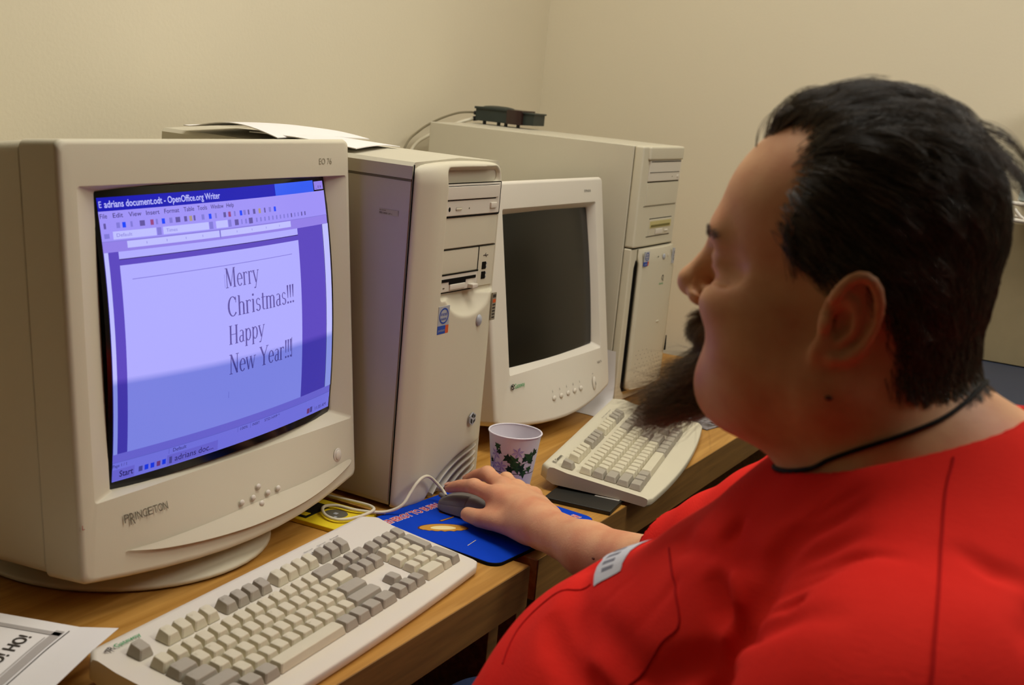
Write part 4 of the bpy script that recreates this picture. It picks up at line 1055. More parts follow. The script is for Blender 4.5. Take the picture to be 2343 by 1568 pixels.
# a sheet that slid under the small monitor and curls up against the corner tower
m = MB(); prof = [(1.966, .0006), (1.985, .0007), (2.005, .0012), (2.028, .006), (2.048, .018), (2.058, .042), (2.063, .072), (2.066, .104)]
prof = [(p.x, p.y) for p in catmull([Vector((a, b, 0)) for a, b in prof], 4)]
rows = [[(x + .004 * math.sin(j * .5), .878 + .011 * j + .25 * (x - 2.0) * (1 if x < 2.03 else .4) + .12 * max(0, z - .02), DESK + z) for j in range(9)] for x, z in prof]
m.rings(rows, 0, False); r2 = [[(x - .0003, y, z + .0004) for x, y, z in r] for r in rows]; m.rings(r2, 0, False)
m.rings([[r[0] for r in rows], [r[0] for r in r2]], 0, False); m.rings([rows[-1], r2[-1]], 0, False)
tagp(obj('paper_sheet', m, WHITEP), 'white paper curling up between the small dark-screen monitor and the corner tower', 'paper')
FLY = bpy.data.materials.new('printed_flyer'); FLY.use_nodes = True
nt = FLY.node_tree; b_ = nt.nodes['Principled BSDF']; vo = nt.nodes.new('ShaderNodeTexVoronoi'); vo.inputs['Scale'].default_value = 42; tc_ = nt.nodes.new('ShaderNodeTexCoord'); cr_n = nt.nodes.new('ShaderNodeValToRGB')
cr_n.color_ramp.elements[0].color = lin((38, 36, 42)); cr_n.color_ramp.elements[1].color = lin((128, 124, 130)); cr_n.color_ramp.elements[0].position = .25; cr_n.color_ramp.elements[1].position = .75
nt.links.new(tc_.outputs['Object'], vo.inputs['Vector']); nt.links.new(vo.outputs['Distance'], cr_n.inputs['Fac']); nt.links.new(cr_n.outputs['Color'], b_.inputs['Base Color']); b_.inputs['Roughness'].default_value = .35
FL = thing('flyer', 'dark glossy printed flyer lying just beyond the far keyboard', 'flyer', (2.128, .6752, DESK), math.radians(-11))
obj('flyer_sheet', MB().box(-.085, 0, .0003, 0, .14, .0016), FLY, FL)
m = MB(); put2d(m, text2d('M9', 0, 0, .03, .036, .03), lambda x, y: (-.045 + x, .012 + y, .0019), 0); m.box(-.083, .002, .0016, -.003, .005, .0019, 0)
obj('flyer_print', m, mat('flyer_grey', (150, 146, 150), .4, .3, noise=.05), FL)

# ------------------------------------------------------------------ along the right wall: counter, panel painting the wall's shade, wire rack with a jar
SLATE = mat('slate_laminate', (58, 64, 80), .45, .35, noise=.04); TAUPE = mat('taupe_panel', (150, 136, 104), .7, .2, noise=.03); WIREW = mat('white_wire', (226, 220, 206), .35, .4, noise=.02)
CT_ = thing('side_counter', 'slate blue counter with pale edge along the right wall, behind the neck of the person', 'counter', (2.445, -.30, 0), 0)
obj('counter_top', MB().box(-.19, -.80, .822, .205, .69, .85, r=.001, seg=1), SLATE, CT_)
obj('edge_strip', MB().box(-.197, -.80, .818, -.1905, .69, .8495, r=.001, seg=1), mat('pale_edge', (188, 186, 182), .5, .3, noise=.03), CT_)
for y in (-.78, -.05, .665): obj('support_panel', MB().box(-.15, y, 0, .2, y + .02, .822), TAUPE, CT_)
BP = tagp(obj('wall_shade_panel', MB().box(2.63, -1.05, .852, 2.6545, .385, 1.135, r=.001, seg=1), TAUPE), 'taupe panel added as the shade on the right wall above the slate counter', 'panel')  # added darker sheet: stands in for the wall's shade below the rack
RK = thing('wire_rack', 'white wire wall rack at the right edge of the picture, carrying the jar', 'rack', (2.654, -.095, 1.14), 0)
for z, dx in ((.008, -.11), (.040, -.11), (.040, -.004), (.008, -.004)):
    obj('rail_wire', MB().tube([(dx, -.42, z), (dx, .41, z)], .0042, 8, 0, 1), WIREW, RK)
pts = []
for i in range(41): pts.append((-.11, -.40 + .02 * i, .024 + .0135 * math.sin(i * PI / 2 + .4)))
obj('wavy_wire', MB().tube(pts, .0034, 8, 0, 3), WIREW, RK)
for i in range(9): obj('cross_wire', MB().tube([(-.11, -.40 + .1 * i, .040), (-.004, -.40 + .1 * i, .040)], .003, 8, 0, 1), WIREW, RK)
JAR = thing('storage_jar', 'pale blue-grey plastic jar with white clip lid, standing on the wire rack', 'jar', (2.578, .258, 1.1845), 0)
JARM = mat('cloudy_plastic', (188, 204, 206), .3, .45, noise=.02)
obj('jar_body', MB().lathe([(0, 0), (.045, 0), (.048, .003), (.040, .13), (.038, .185), (0, .185)], n=40), JARM, JAR)
obj('jar_lid', MB().lathe([(0, .186), (.040, .186), (.0445, .190), (.0445, .214), (.042, .219), (.012, .222), (.010, .226), (0, .226)], n=40), mat('lid_white', (214, 206, 196), .45, .35, noise=.02), JAR)
obj('lid_clip', MB().tube([(-.030, .034, .192), (-.034, .046, .186), (-.035, .052, .172), (-.034, .049, .158), (-.031, .041, .150), (-.029, .036, .158), (-.028, .036, .182)], .0032, 8, 0, 5), TAUPE, JAR)

# ------------------------------------------------------------------ the seated person
OFF = (0, 0, DESK)
HX, HY, HZ = .88, .205, .47            # centre of the head (z above the desk)
PERSON = thing('person', 'person in a red shirt with swept-back hair and goatee, hand on the mouse', 'person', (.88, .10, 0))
INV = Matrix.Translation((-.88, -.10, 0))
def head(P):
    x = P[:, 0] - HX
    Q = np.stack([np.abs(x), P[:, 1] - HY, P[:, 2] - HZ], -1)     # s, f, u
    s, f, u = Q[:, 0], Q[:, 1], Q[:, 2]
    d = ell(Q, (0, -.003, .034), (.078, .0935, .090))
    d = smin(d, ell(Q, (0, .036, .034), (.064, .058, .054)), .03)
    d = smin(d, ell(Q, (0, .040, -.034), (.063, .056, .072)), .03)
    d = smin(d, ell(Q, (0, -.022, -.02), (.074, .066, .072)), .03)
    d = smin(d, cone(Q, (.036, .083, .017), (0, .094, .021), .014), .018)          # brow
    d = smin(d, ell(Q, (.051, .039, -.054), (.034, .042, .046)), .022)             # cheek
    d = smin(d, ell(Q, (.050, .066, -.028), (.020, .026, .016)), .020)             # cheekbone
    d = smin(d, cone(Q, (.062, -.008, -.072), (.028, .066, -.088), .030, .026), .03)   # jaw
    d = smin(d, ell(Q, (0, .082, -.094), (.024, .020, .020)), .022)                # chin
    d = smin(d, ell(Q, (0, .030, -.100), (.062, .058, .032)), .03)                 # double chin
    # eye sockets, nose, mouth
    d = smax(d, -ell(Q, (.036, .110, .001), (.021, .020, .013)), .016)
    d = smax(d, -ell(Q, (.066, .078, -.002), (.012, .016, .0075)), .012)
    d = smax(d, -cone(Q, (.052, .086, -.001), (.064, .066, -.005), .0014, .001), .004)
    d = smax(d, -cone(Q, (.046, .090, -.013), (.062, .070, -.013), .0015, .001), .006)
    d = smin(d, ell(Q, (.0325, .0815, .0005), (.0150, .0135, .0125)), .004)
    d = smax(d, -ell(Q, (.034, .0965, -.001), (.0125, .007, .0020)), .003)
    d = smin(d, cone(Q, (0, .100, .006), (0, .1165, -.022), .0092, .0122), .012)
    d = smin(d, ell(Q, (0, .1180, -.0240), (.0125, .0125, .0110)), .006)
    d = smin(d, ell(Q, (.0135, .1055, -.031), (.0085, .0115, .0085)), .006)
    d = smax(d, -ell(Q, (.0075, .1135, -.040), (.0042, .0075, .005)), .003)
    d = smax(d, -cone(Q, (.0165, .109, -.026), (.0185, .0985, -.034), .0022), .005)
    d = smin(d, cone(Q, (0, .103, -.056), (.017, .094, -.058), .0095, .006), .010)
    d = smin(d, cone(Q, (0, .101, -.073), (.015, .093, -.071), .0085, .005), .008)
    d = smax(d, -cone(Q, (0, .114, -.0645), (.024, .094, -.066), .0022, .0012), .004)
    # ear: plate, rim, inner ridge, lobe
    E = (Q - np.array((.080, -.018, -.019), np.float32)) / np.float32(.96)
    ca, sa = math.cos(.20), math.sin(.20); cb, sb = math.cos(.42), math.sin(.42)
    e1 = E[:, 1] * ca + E[:, 2] * sa; e2 = -E[:, 1] * sa + E[:, 2] * ca            # e1 forward, e2 up along the ear
    o1 = e1 * cb + E[:, 0] * sb; o0 = E[:, 0] * cb - e1 * sb * -1 * -1               # swing the back edge out
    R = np.stack([o0 - .003, o1, e2], -1)
    ear = ell(R, (0, 0, .002), (.0045, .0185, .0305))
    rim = [(.0055 + .0035 * max(0, math.sin(a)), .0185 * math.cos(a) * (1 if a > 1.4 else .8), .003 + .0305 * math.sin(a)) for a in [math.radians(a) for a in range(20, 290, 18)]]
    ear = smin(ear, poly(R, rim, .0042), .003)
    ear = smax(ear, -ell(R, (.0065, .0035, -.003), (.0095, .0095, .0130)), .0025)
    ear = smax(ear, -poly(R, [(.0055, .004, .022), (.006, -.008, .018), (.006, -.0125, .004), (.006, -.010, -.012)], .0034), .0025)
    ear = smin(ear, poly(R, [(.0035, .002, .0145), (.004, -.0045, .006), (.0045, -.0065, -.006), (.003, -.001, -.016)], .0026), .003)
    ear = smin(ear, ell(R, (.001, .008, -.026), (.0045, .0085, .0105)), .005)
    ear = smin(ear, ell(R, (.0035, .0125, -.006), (.0036, .0042, .0068)), .004)
    d = smin(d, ear, .005)
    return d
def torso_skin(P):
    d = cone(P, (.88, .178, .385), (.88, .118, .24), .070, .086)
    d = smin(d, ell(P, (.88, .143, .345), (.080, .068, .055)), .03)
    d = smin(d, cone(P, (.88, .085, .30), (.74, .085, .245), .072, .060), .05)
    d = smin(d, cone(P, (.88, .085, .30), (1.02, .10, .245), .072, .060), .05)
    d = smin(d, ell(P, (.88, .11, .13), (.19, .15, .20)), .06)
    d = smin(d, ell(P, (.89, .18, -.05), (.20, .22, .20)), .08)
    d = smin(d, cone(P, (.665, .095, .22), (.60, .20, -.07), .066, .05), .04)
    d = smin(d, cone(P, (.60, .20, -.07), (.76, .40, -.155), .045, .028), .03)
    d = smin(d, cone(P, (1.06, .19, .19), (1.203, .42, .078), .062, .042), .04)
    return d
def arm_skin(P):
    d = cone(P, (1.203, .43, .074), (1.2535, .550, .051), .035, .0295)
    d = smin(d, cone(P, (1.2535, .550, .051), (1.297, .633, .044), .0295, .0265), .02)
    return d
def hand(P):
    W = (1.297, .633, .044)
    M_ = [(1.340, .726, .050), (1.366, .731, .054), (1.388, .722, .048), (1.403, .704, .039)]
    d = cone(P, W, (1.313, .662, .043), .0265, .0255)
    for i, m_ in enumerate(M_): d = smin(d, cone(P, (1.312 + .006 * i, .656 - .003 * i, .0435 - .003 * i), m_, .0215, (.0125, .0125, .0118, .0105)[i]), .016)
    d = smin(d, cone(P, (1.320, .640, .036), (1.378, .680, .032), .020, .015), .015)
    for i, m_ in enumerate(M_): d = smin(d, ell(P, (m_[0], m_[1], m_[2] + .004), (.010, .011, .009)), .008)
    FI = [[M_[0], (1.349, .766, .052), (1.352, .789, .046), (1.353, .806, .039)],
          [M_[1], (1.386, .768, .060), (1.393, .788, .051), (1.396, .804, .040)],
          [M_[2], (1.411, .752, .050), (1.418, .772, .038), (1.416, .784, .026)],
          [M_[3], (1.424, .726, .037), (1.432, .742, .026), (1.430, .753, .016)]]
    RR = [(.0112, .0098, .0086, .0074), (.0112, .0100, .0088, .0076), (.0106, .0094, .0082, .0072), (.0094, .0082, .0072, .0064)]
    for fi, r in zip(FI, RR):
        fd = poly(P, fi, r)
        fd = smin(fd, ell(P, fi[1], (r[1] * 1.07, r[1] * 1.07, r[1] * 1.05)), .004)
        d = smin(d, fd, .006)
    th = poly(P, [(1.303, .658, .034), (1.309, .702, .030), (1.316, .734, .024), (1.325, .758, .021)], (.0175, .0138, .0120, .0098))
    d = smin(d, th, .012)
    d = smin(d, ell(P, (1.345, .705, .033), (.030, .030, .016)), .015)
    return d
def near(P, c, r):
    lo, hi = np.minimum(P[0], P[-1]), np.maximum(P[0], P[-1])
    q = np.maximum(np.maximum(lo - c, c - hi), 0)
    return float((q * q).sum()) < r * r
HC_, AC_, DC_ = np.array((.88, .205, .44)), np.array((1.25, .55, .06)), np.array((1.36, .72, .04))
def body(P):
    out = np.full(len(P), .06, np.float32)
    if len(P) > 12000:        # coarse pass over block centres
        return np.minimum(np.minimum(smin(head(P), torso_skin(P), .03), arm_skin(P)), hand(P))
    t = torso_skin(P) if not near(P, DC_, .02) else None
    d = t if t is not None else out
    if near(P, HC_, .27): d = smin(d, head(P), .03)
    if near(P, AC_, .22): d = smin(d, arm_skin(P), .025)
    if near(P, DC_, .14): d = smin(d, hand(P), .008)
    return d
SKIN = bpy.data.materials.new('skin'); SKIN.use_nodes = True
nt = SKIN.node_tree; b_ = nt.nodes['Principled BSDF']
n1 = nt.nodes.new('ShaderNodeTexNoise'); n1.inputs['Scale'].default_value = 26; n1.inputs['Detail'].default_value = 5
cr_n = nt.nodes.new('ShaderNodeValToRGB'); cr_n.color_ramp.elements[0].position = .32; cr_n.color_ramp.elements[1].position = .68
cr_n.color_ramp.elements[0].color = lin((212, 144, 106)); cr_n.color_ramp.elements[1].color = lin((228, 174, 130))
tc_ = nt.nodes.new('ShaderNodeTexCoord')
nt.links.new(tc_.outputs['Object'], n1.inputs['Vector']); nt.links.new(n1.outputs['Fac'], cr_n.inputs['Fac']); nt.links.new(cr_n.outputs['Color'], b_.inputs['Base Color'])
n2 = nt.nodes.new('ShaderNodeTexNoise'); n2.inputs['Scale'].default_value = 420; n2.inputs['Detail'].default_value = 3
bp = nt.nodes.new('ShaderNodeBump'); bp.inputs['Strength'].default_value = .25; bp.inputs['Distance'].default_value = .0008
nt.links.new(tc_.outputs['Object'], n2.inputs['Vector']); nt.links.new(n2.outputs['Fac'], bp.inputs['Height']); nt.links.new(bp.outputs['Normal'], b_.inputs['Normal'])
b_.inputs['Roughness'].default_value = .5; b_.inputs['Specular IOR Level'].default_value = .3
b_.inputs['Subsurface Weight'].default_value = .12; b_.inputs['Subsurface Radius'].default_value = (.008, .003, .0015); b_.inputs['Subsurface Scale'].default_value = .5
def hairmask(C, grow=0.0):
    f, s_, u = C[:, 1] - HY, np.abs(C[:, 0] - HX), C[:, 2] - HZ
    fb = np.interp(u, [-.075, -.065, -.051, -.03, -.007, .003, .006, .012, .023, .04, .052, .075, .087], [-.075, -.063, -.054, -.05, -.042, -.024, .004, .022, .032, .036, .033, .030, .028])
    ft = np.interp(s_, [0, .025, .029, .034, .05], [.075, .070, .064, .049, .032])
    fb = np.where(u > .08, ft, fb)
    return (f < fb + grow) & (u > -.064 - 1.5 * np.minimum(grow, 0)) & (s_ < .0805 + .012 * (u > .02)) & ~((np.abs(u + .02) < .032) & (s_ > .0785) & (f > -.06))
def beardmask(C):
    f, s_, u = C[:, 1] - HY, np.abs(C[:, 0] - HX), C[:, 2] - HZ
    mus = (f > .092) & (s_ < .030) & (u > -.060) & (u < -.0415)
    goa = (f > .060) & (s_ < .034) & (u < -.070) & (u > -.118) & (np.abs(C[:, 0] - HX) < .034)
    return mus | goa
SCALP = mat('scalp_under_hair', (36, 26, 18), .8, .1, noise=.1, nscale=200)
BSHADE = mat('beard_roots', (84, 58, 40), .8, .1, noise=.15, nscale=200)
def skinmats(C): return np.where(hairmask(C, -.009), 1, np.where(beardmask(C), 2, 0))
BODY, BV, BQ = sdf_obj('body', body, (.50, -.16, -.30), (1.46, .83, .62), .0023, [SKIN, SCALP, BSHADE], PERSON, B=20, it=1, offset=(-.88, -.10, DESK), matfn=skinmats)
BV = BV + np.array((.88, .10, -DESK))

EYEW = mat('eye_white', (214, 204, 190), .2, .5, noise=.02); IRIS = mat('iris', (70, 78, 66), .2, .5, noise=.1)
for sx in (-1, 1):
    m = MB(); c0 = (sx * .0325, HY - .10 + .0795, DESK + HZ - .0005)
    for (q0, q1, mi) in ((0, .35, 1), (.35, 1.0, 0)):
        rr_ = []
        for i in range(9):
            a = PI * (q0 + (q1 - q0) * i / 8) * .75; rr_.append([(c0[0] + .0128 * math.sin(a) * math.cos(b), c0[1] + .0128 * math.cos(a), c0[2] + .0118 * math.sin(a) * math.sin(b)) for b in [2 * PI * j / 20 for j in range(20)]])
        m.rings(rr_, mi, True)
    obj('eye', m, [EYEW, IRIS], PERSON)
# finger and thumb nails
NAIL = mat('nail', (214, 158, 132), .3, .4, noise=.03)
for (tip, dip, r) in (((1.353, .806, .039), (1.352, .789, .046), .0074), ((1.396, .804, .040), (1.393, .788, .051), .0076), ((1.325, .758, .019), (1.316, .734, .024), .0098)):
    t_, d_ = Vector(tip), Vector(dip); ax = (t_ - d_).normalized(); up = Vector((0, 0, 1)); sd = ax.cross(up).normalized(); nn = sd.cross(ax).normalized()
    if r > .009: nn, sd = (Vector((-.75, 0, .66))).normalized(), ax.cross(Vector((-.75, 0, .66))).normalized()
    m = MB(); rows = []
    for i in range(5):
        q = -.3 + 1.1 * i / 4; row_ = []
        for j in range(7):
            a = (-1 + 2 * j / 6) * .85; rad = r + .0004
            p = t_ + ax * (r * (q - .15)) + (nn * math.cos(a) + sd * math.sin(a)) * rad * (1 if q < .6 else .93) + Vector((-.88, -.10, DESK))
            row_.append(tuple(p))
        rows.append(row_)
    m.rings(rows, 0, False); obj('nail', m, NAIL, PERSON)

# --- shirt
FOLDS = [   # (points on the cloth, depth at each (minus = ridge), width)
    ([(.752, .188, .322), (.731, .194, .299), (.719, .195, .285), (.704, .197, .27), (.697, .200, .25), (.692, .206, .228), (.68, .215, .17)], (0, .013, .020, .020, .018, .016, .014), .012),
    ([(.732, .199, .294), (.755, .222, .29), (.775, .250, .283)], (.008, .006, 0), .010), ([(.752, .240, .276), (.730, .221, .264), (.708, .202, .256)], (0, .010, .006), .011),
    ([(.732, .193, .302), (.743, .176, .323), (.748, .140, .348)], (.006, .005, 0), .009), ([(.725, .193, .295), (.724, .172, .313), (.717, .130, .340)], (.006, .005, 0), .009), ([(.715, .195, .282), (.695, .165, .305), (.680, .125, .328)], (.005, .004, 0), .009),
    ([(.808, .382, .183), (.775, .358, .178), (.745, .328, .174), (.72, .29, .172)], (0, .011, .012, .005), .012), ([(.812, .366, .195), (.78, .345, .188), (.745, .318, .182)], (0, .007, 0), .010),
    ([(.73, .275, .19), (.711, .237, .22), (.704, .208, .238)], (0, .008, .004), .013), ([(.705, .204, .25), (.66, .172, .285), (.633, .118, .319)], (.006, .004, 0), .011), ([(.70, .21, .215), (.65, .18, .25), (.62, .14, .28)], (.006, .004, 0), .012),
    ([(.715, .03, .337), (.706, .063, .341), (.716, .09, .346)], (0, .004, 0), .009), ([(.70, .25, .20), (.74, .30, .205), (.80, .362, .197), (.88, .378, .19)], (.004, .007, .006, .003), .016),
    ([(1.075, .20, .285), (1.07, .25, .24), (1.06, .27, .19)], (.004, .008, .008), .016), ([(.66, .04, .33), (.70, .02, .31), (.74, -.02, .27)], (0, .006, .003), .014),
    ([(.742, .224, .285), (.724, .211, .266), (.706, .208, .240)], (-.002, -.007, -.004), .009), ([(.81, .374, .190), (.765, .345, .183), (.735, .31, .18)], (0, -.005, 0), .008),
    ([(.82, .22, .300), (.78, .235, .292), (.75, .225, .30)], (0, .005, .004), .010), ([(.722, .192, .29), (.70, .15, .322), (.69, .10, .34)], (.004, .004, 0), .006), ([(.705, .196, .272), (.672, .160, .30), (.65, .11, .322)], (.004, .004, 0), .006), ([(.698, .20, .25), (.655, .165, .275), (.628, .12, .30)], (.004, .0045, .001), .006), ([(.735, .196, .305), (.752, .18, .33), (.765, .15, .352)], (.004, .004, 0), .006), ([(.76, .27, .255), (.745, .29, .225), (.74, .31, .20)], (.003, .005, .003), .007), ([(.80, .31, .24), (.79, .335, .215), (.785, .35, .20)], (0, .003, .003), .007), ([(.70, .05, .33), (.68, .01, .30), (.70, -.04, .24)], (0, .005, .004), .010), ([(.84, .29, .265), (.80, .275, .268), (.77, .25, .28)], (0, .004, .003), .010)]
def foldfield(P):
    out = np.zeros(len(P), np.float32); lo, hi = P.min(0), P.max(0)
    for pts, amp, w in FOLDS:
        c = np.array(pts)
        if ((c.max(0) + 2.4 * w < lo) | (c.min(0) - 2.4 * w > hi)).any(): continue
        best = np.full(len(P), 9.0, np.float32); am = np.zeros(len(P), np.float32)
        for k in range(len(pts) - 1):
            a = np.array(pts[k], np.float32); ba = np.array(pts[k + 1], np.float32) - a
            h = np.clip((P - a) @ ba / float(ba @ ba), 0, 1); dd = np.sqrt(((P - a - h[:, None] * ba) ** 2).sum(-1))
            m_ = dd < best; best = np.where(m_, dd, best); am = np.where(m_, amp[k] + (amp[k + 1] - amp[k]) * h, am)
        out += 1.8 * am * np.exp(-(best / (.82 * w)) ** 2)
    return out
def neckplane(P): return P[:, 2] - (.402 - .40 * (P[:, 1] - .03)) - .012 * np.cos((P[:, 0] - .88) * 9)
def shirt_core(P):
    d = ell(P, (.885, .215, .015), (.235, .262, .235))
    d = smin(d, ell(P, (.88, .125, .185), (.205, .190, .175)), .06)
    d = smin(d, ell(P, (.88, .03, .06), (.215, .165, .28)), .06)
    d = smin(d, cone(P, (.88, .095, .300), (.705, .09, .255), .094, .086), .05)
    d = smin(d, cone(P, (.88, .115, .295), (1.045, .19, .250), .094, .090), .05)
    la = cone(P, (.668, .098, .235), (.605, .195, -.075), .092, .072)
    d = smin(d, la, .028)
    ra = cone(P, (1.06, .205, .222), (1.192, .405, .092), .100, .060)
    d = smin(d, ra, .03)
    d = smin(d, ell(P, (.885, .13, -.16), (.215, .20, .12)), .08)
    return d
def shirt(P):
    d = shirt_core(P)
    # soft cloth waves
    x, y, z = P[:, 0], P[:, 1], P[:, 2]
    d = d + .0018 * np.sin(38 * (z + .5 * y) + 9 * x) * np.sin(21 * y + 5) + .0012 * np.sin(70 * (y - .6 * z) + 14 * x)
    d = d + foldfield(P)
    # neck opening
    nk = cone(P, (.88, .170, .42), (.88, .115, .22), .083, .096)
    d = smax(d, neckplane(P), .006)
    d = smax(d, -np.maximum(nk, .255 - z), .005)
    # sleeve ends and hem
    t = (P - np.array((1.06, .205, .222), np.float32)) @ np.array((.132, .200, -.13), np.float32) / (.132 ** 2 + .20 ** 2 + .13 ** 2)
    rs = np.maximum(t - 1.02, -(cone(P, (1.15, .30, .15), (1.26, .55, .05), .13, .13)))
    d = smax(d, np.where(x > 1.06, np.minimum((t - 1.12) * .27, .2), -1.0), .006)
    slv = cone(P, (1.17, .37, .115), (1.25, .54, .055), .050, .046)
    d = smax(d, -np.where(t > .86, slv, 1.0), .004)
    d = smax(d, np.where(x < .68, -.045 - z, -1.0), .006)
    return d
RED = bpy.data.materials.new('red_cotton'); RED.use_nodes = True
nt = RED.node_tree; b_ = nt.nodes['Principled BSDF']
tc_ = nt.nodes.new('ShaderNodeTexCoord'); n1 = nt.nodes.new('ShaderNodeTexNoise'); n1.inputs['Scale'].default_value = 14; n1.inputs['Detail'].default_value = 6
cr_n = nt.nodes.new('ShaderNodeValToRGB'); cr_n.color_ramp.elements[0].position = .3; cr_n.color_ramp.elements[1].position = .7
cr_n.color_ramp.elements[0].color = lin((228, 40, 32)); cr_n.color_ramp.elements[1].color = lin((238, 48, 38))
nt.links.new(tc_.outputs['Object'], n1.inputs['Vector']); nt.links.new(n1.outputs['Fac'], cr_n.inputs['Fac']); nt.links.new(cr_n.outputs['Color'], b_.inputs['Base Color'])
mp_ = nt.nodes.new('ShaderNodeMapping'); mp_.inputs['Scale'].default_value = (60, 60, 260)
n2 = nt.nodes.new('ShaderNodeTexNoise'); n2.inputs['Scale'].default_value = 3; n2.inputs['Detail'].default_value = 4
bp = nt.nodes.new('ShaderNodeBump'); bp.inputs['Strength'].default_value = .35; bp.inputs['Distance'].default_value = .0012
nt.links.new(tc_.outputs['Object'], mp_.inputs['Vector']); nt.links.new(mp_.outputs['Vector'], n2.inputs['Vector']); nt.links.new(n2.outputs['Fac'], bp.inputs['Height']); nt.links.new(bp.outputs['Normal'], b_.inputs['Normal'])
b_.inputs['Roughness'].default_value = .9; b_.inputs['Specular IOR Level'].default_value = .08
SHIRT, SV, SQ = sdf_obj('shirt', shirt, (.48, -.20, -.32), (1.32, .58, .46), .0032, RED, PERSON, B=20, it=1, offset=(-.88, -.10, DESK))

# --- hair: strands grown from the scalp, combed back
bodyn = lambda P: smin(head(P), torso_skin(P), .03)
def grad(fn, P, e=.0015):
    g = np.stack([fn(P + np.eye(3, dtype=np.float32)[k] * e) - fn(P - np.eye(3, dtype=np.float32)[k] * e) for k in range(3)], 1)
    return g / (np.linalg.norm(g, axis=1, keepdims=True) + 1e-9)
def strand_mat(name, c0, c1, rough=.35):
    m = bpy.data.materials.new(name); m.use_nodes = True
    nt = m.node_tree; b = nt.nodes['Principled BSDF']; hi = nt.nodes.new('ShaderNodeHairInfo'); r = nt.nodes.new('ShaderNodeValToRGB')
    r.color_ramp.elements[0].color = lin(c0); r.color_ramp.elements[1].color = lin(c1)
    nt.links.new(hi.outputs['Random'], r.inputs['Fac']); nt.links.new(r.outputs['Color'], b.inputs['Base Color'])
    b.inputs['Roughness'].default_value = rough; b.inputs['Specular IOR Level'].default_value = .6
    return m
def strands(name, pts, r0, r1, m, parent):
    """pts: (n, k, 3) world points"""
    n, k, _ = pts.shape
    hc = bpy.data.hair_curves.new(name); hc.add_curves([k] * n)
    pts = pts - np.array((.88, .10, -DESK))
    hc.attributes['position'].data.foreach_set('vector', pts.astype(np.float32).ravel())
    ra = hc.attributes.get('radius') or hc.attributes.new('radius', 'FLOAT', 'POINT')
    ra.data.foreach_set('value', np.tile(np.linspace(r0, r1, k), n).astype(np.float32))
    hc.materials.append(m)
    o = bpy.data.objects.new(name, hc); COL.objects.link(o); o.parent = parent; o['kind'] = 'stuff'
    return o
def grow(roots, dirfn, lenfn, lift, k=7, guides=500, clump=.6, wild=.18, curv=None, droop=0.0):
    curv = np.interp(roots[:, 2] - HZ, [-.05, -.01, .03], [.9, .25, .09])[:, None, None] if curv is None else curv
    n = len(roots); N = grad(bodyn, roots.astype(np.float32))
    D_ = dirfn(roots, N); D_ = D_ + RNG.normal(0, wild, D_.shape); T_ = D_ - (D_ * N).sum(1, keepdims=True) * N; T_ /= np.linalg.norm(T_, axis=1, keepdims=True) + 1e-9
    Ln = lenfn(roots) * RNG.uniform(.72, 1.15, n); Lf = (lift(roots) if callable(lift) else np.full(n, lift)) * RNG.uniform(.6, 1.4, n)
    gi = RNG.choice(n, min(guides, n), replace=False); near_ = np.zeros(n, int)
    for i in range(0, n, 2000):
        near_[i:i + 2000] = gi[np.argmin(((roots[i:i + 2000, None, :] - roots[None, gi, :]) ** 2).sum(-1), 1)]
    t = np.linspace(0, 1, k)[None, :, None]
    cv = curv if np.ndim(curv) else np.full((n, 1, 1), curv)
    def curve(idx):
        L_ = Ln[idx][:, None, None]
        return L_ * (t * T_[idx][:, None, :] + (Lf[idx][:, None, None] * (t - .62 * t * t) - t * t * L_ / (2 * cv[idx])) * N[idx][:, None, :]) - np.array((0, 0, droop)) * t * t
    own, gd = curve(np.arange(n)), curve(near_)
    w = clump * t ** .8
    P = roots[:, None, :] + own * (1 - w) + gd * w + (roots[near_] - roots)[:, None, :] * (w * t * .75)
    return P + RNG.normal(0, .0006, P.shape) * t
def sample(mask_fn, n, region):
    q = BV[BQ].mean(1); m = region(q); F_ = BQ[m]; q = q[m]; m2 = mask_fn(q); F_ = F_[m2]
    i = RNG.integers(0, len(F_), n); a, b = RNG.random((n, 1)), RNG.random((n, 1)); V4 = BV[F_[i]]
    return V4[:, 0] * (1 - a) * (1 - b) + V4[:, 1] * a * (1 - b) + V4[:, 2] * a * b + V4[:, 3] * (1 - a) * b
hd_reg = lambda C: (np.abs(C[:, 0] - HX) < .13) & (np.abs(C[:, 1] - HY) < .14) & (C[:, 2] > HZ - .14)
def hdir(R, N):
    f, s_, u = R[:, 1] - HY, R[:, 0] - HX, R[:, 2] - HZ
    top = np.clip((u - .055) / .03, 0, 1)[:, None]; back = np.clip((-f - .045) / .04, 0, 1)[:, None]; low = np.clip((.02 - u) / .04, 0, 1)[:, None]
    side = np.stack([0 * f, -.80 + 0 * f, -.62 + 0 * f], 1) * (1 - low) + np.stack([0 * f, -.42 + 0 * f, -.95 + 0 * f], 1) * low
    tp = np.stack([.25 * np.sin(40 * f), -1 + 0 * f, .12 + 0 * f], 1); bk = np.stack([.1 * np.sign(s_), -.25 + 0 * f, -1 + 0 * f], 1)
    d = side * (1 - top) + tp * top
    return d * (1 - back * (1 - .75 * top)) + bk * back * (1 - .75 * top)
def hlen(R):
    u, f = R[:, 2] - HZ, R[:, 1] - HY
    return np.interp(u, [-.07, -.05, -.01, .03, .07, .11], [.013, .018, .026, .032, .042, .044]) * (1 - .35 * np.clip((f - .03) / .03, 0, 1) * (u < .08))
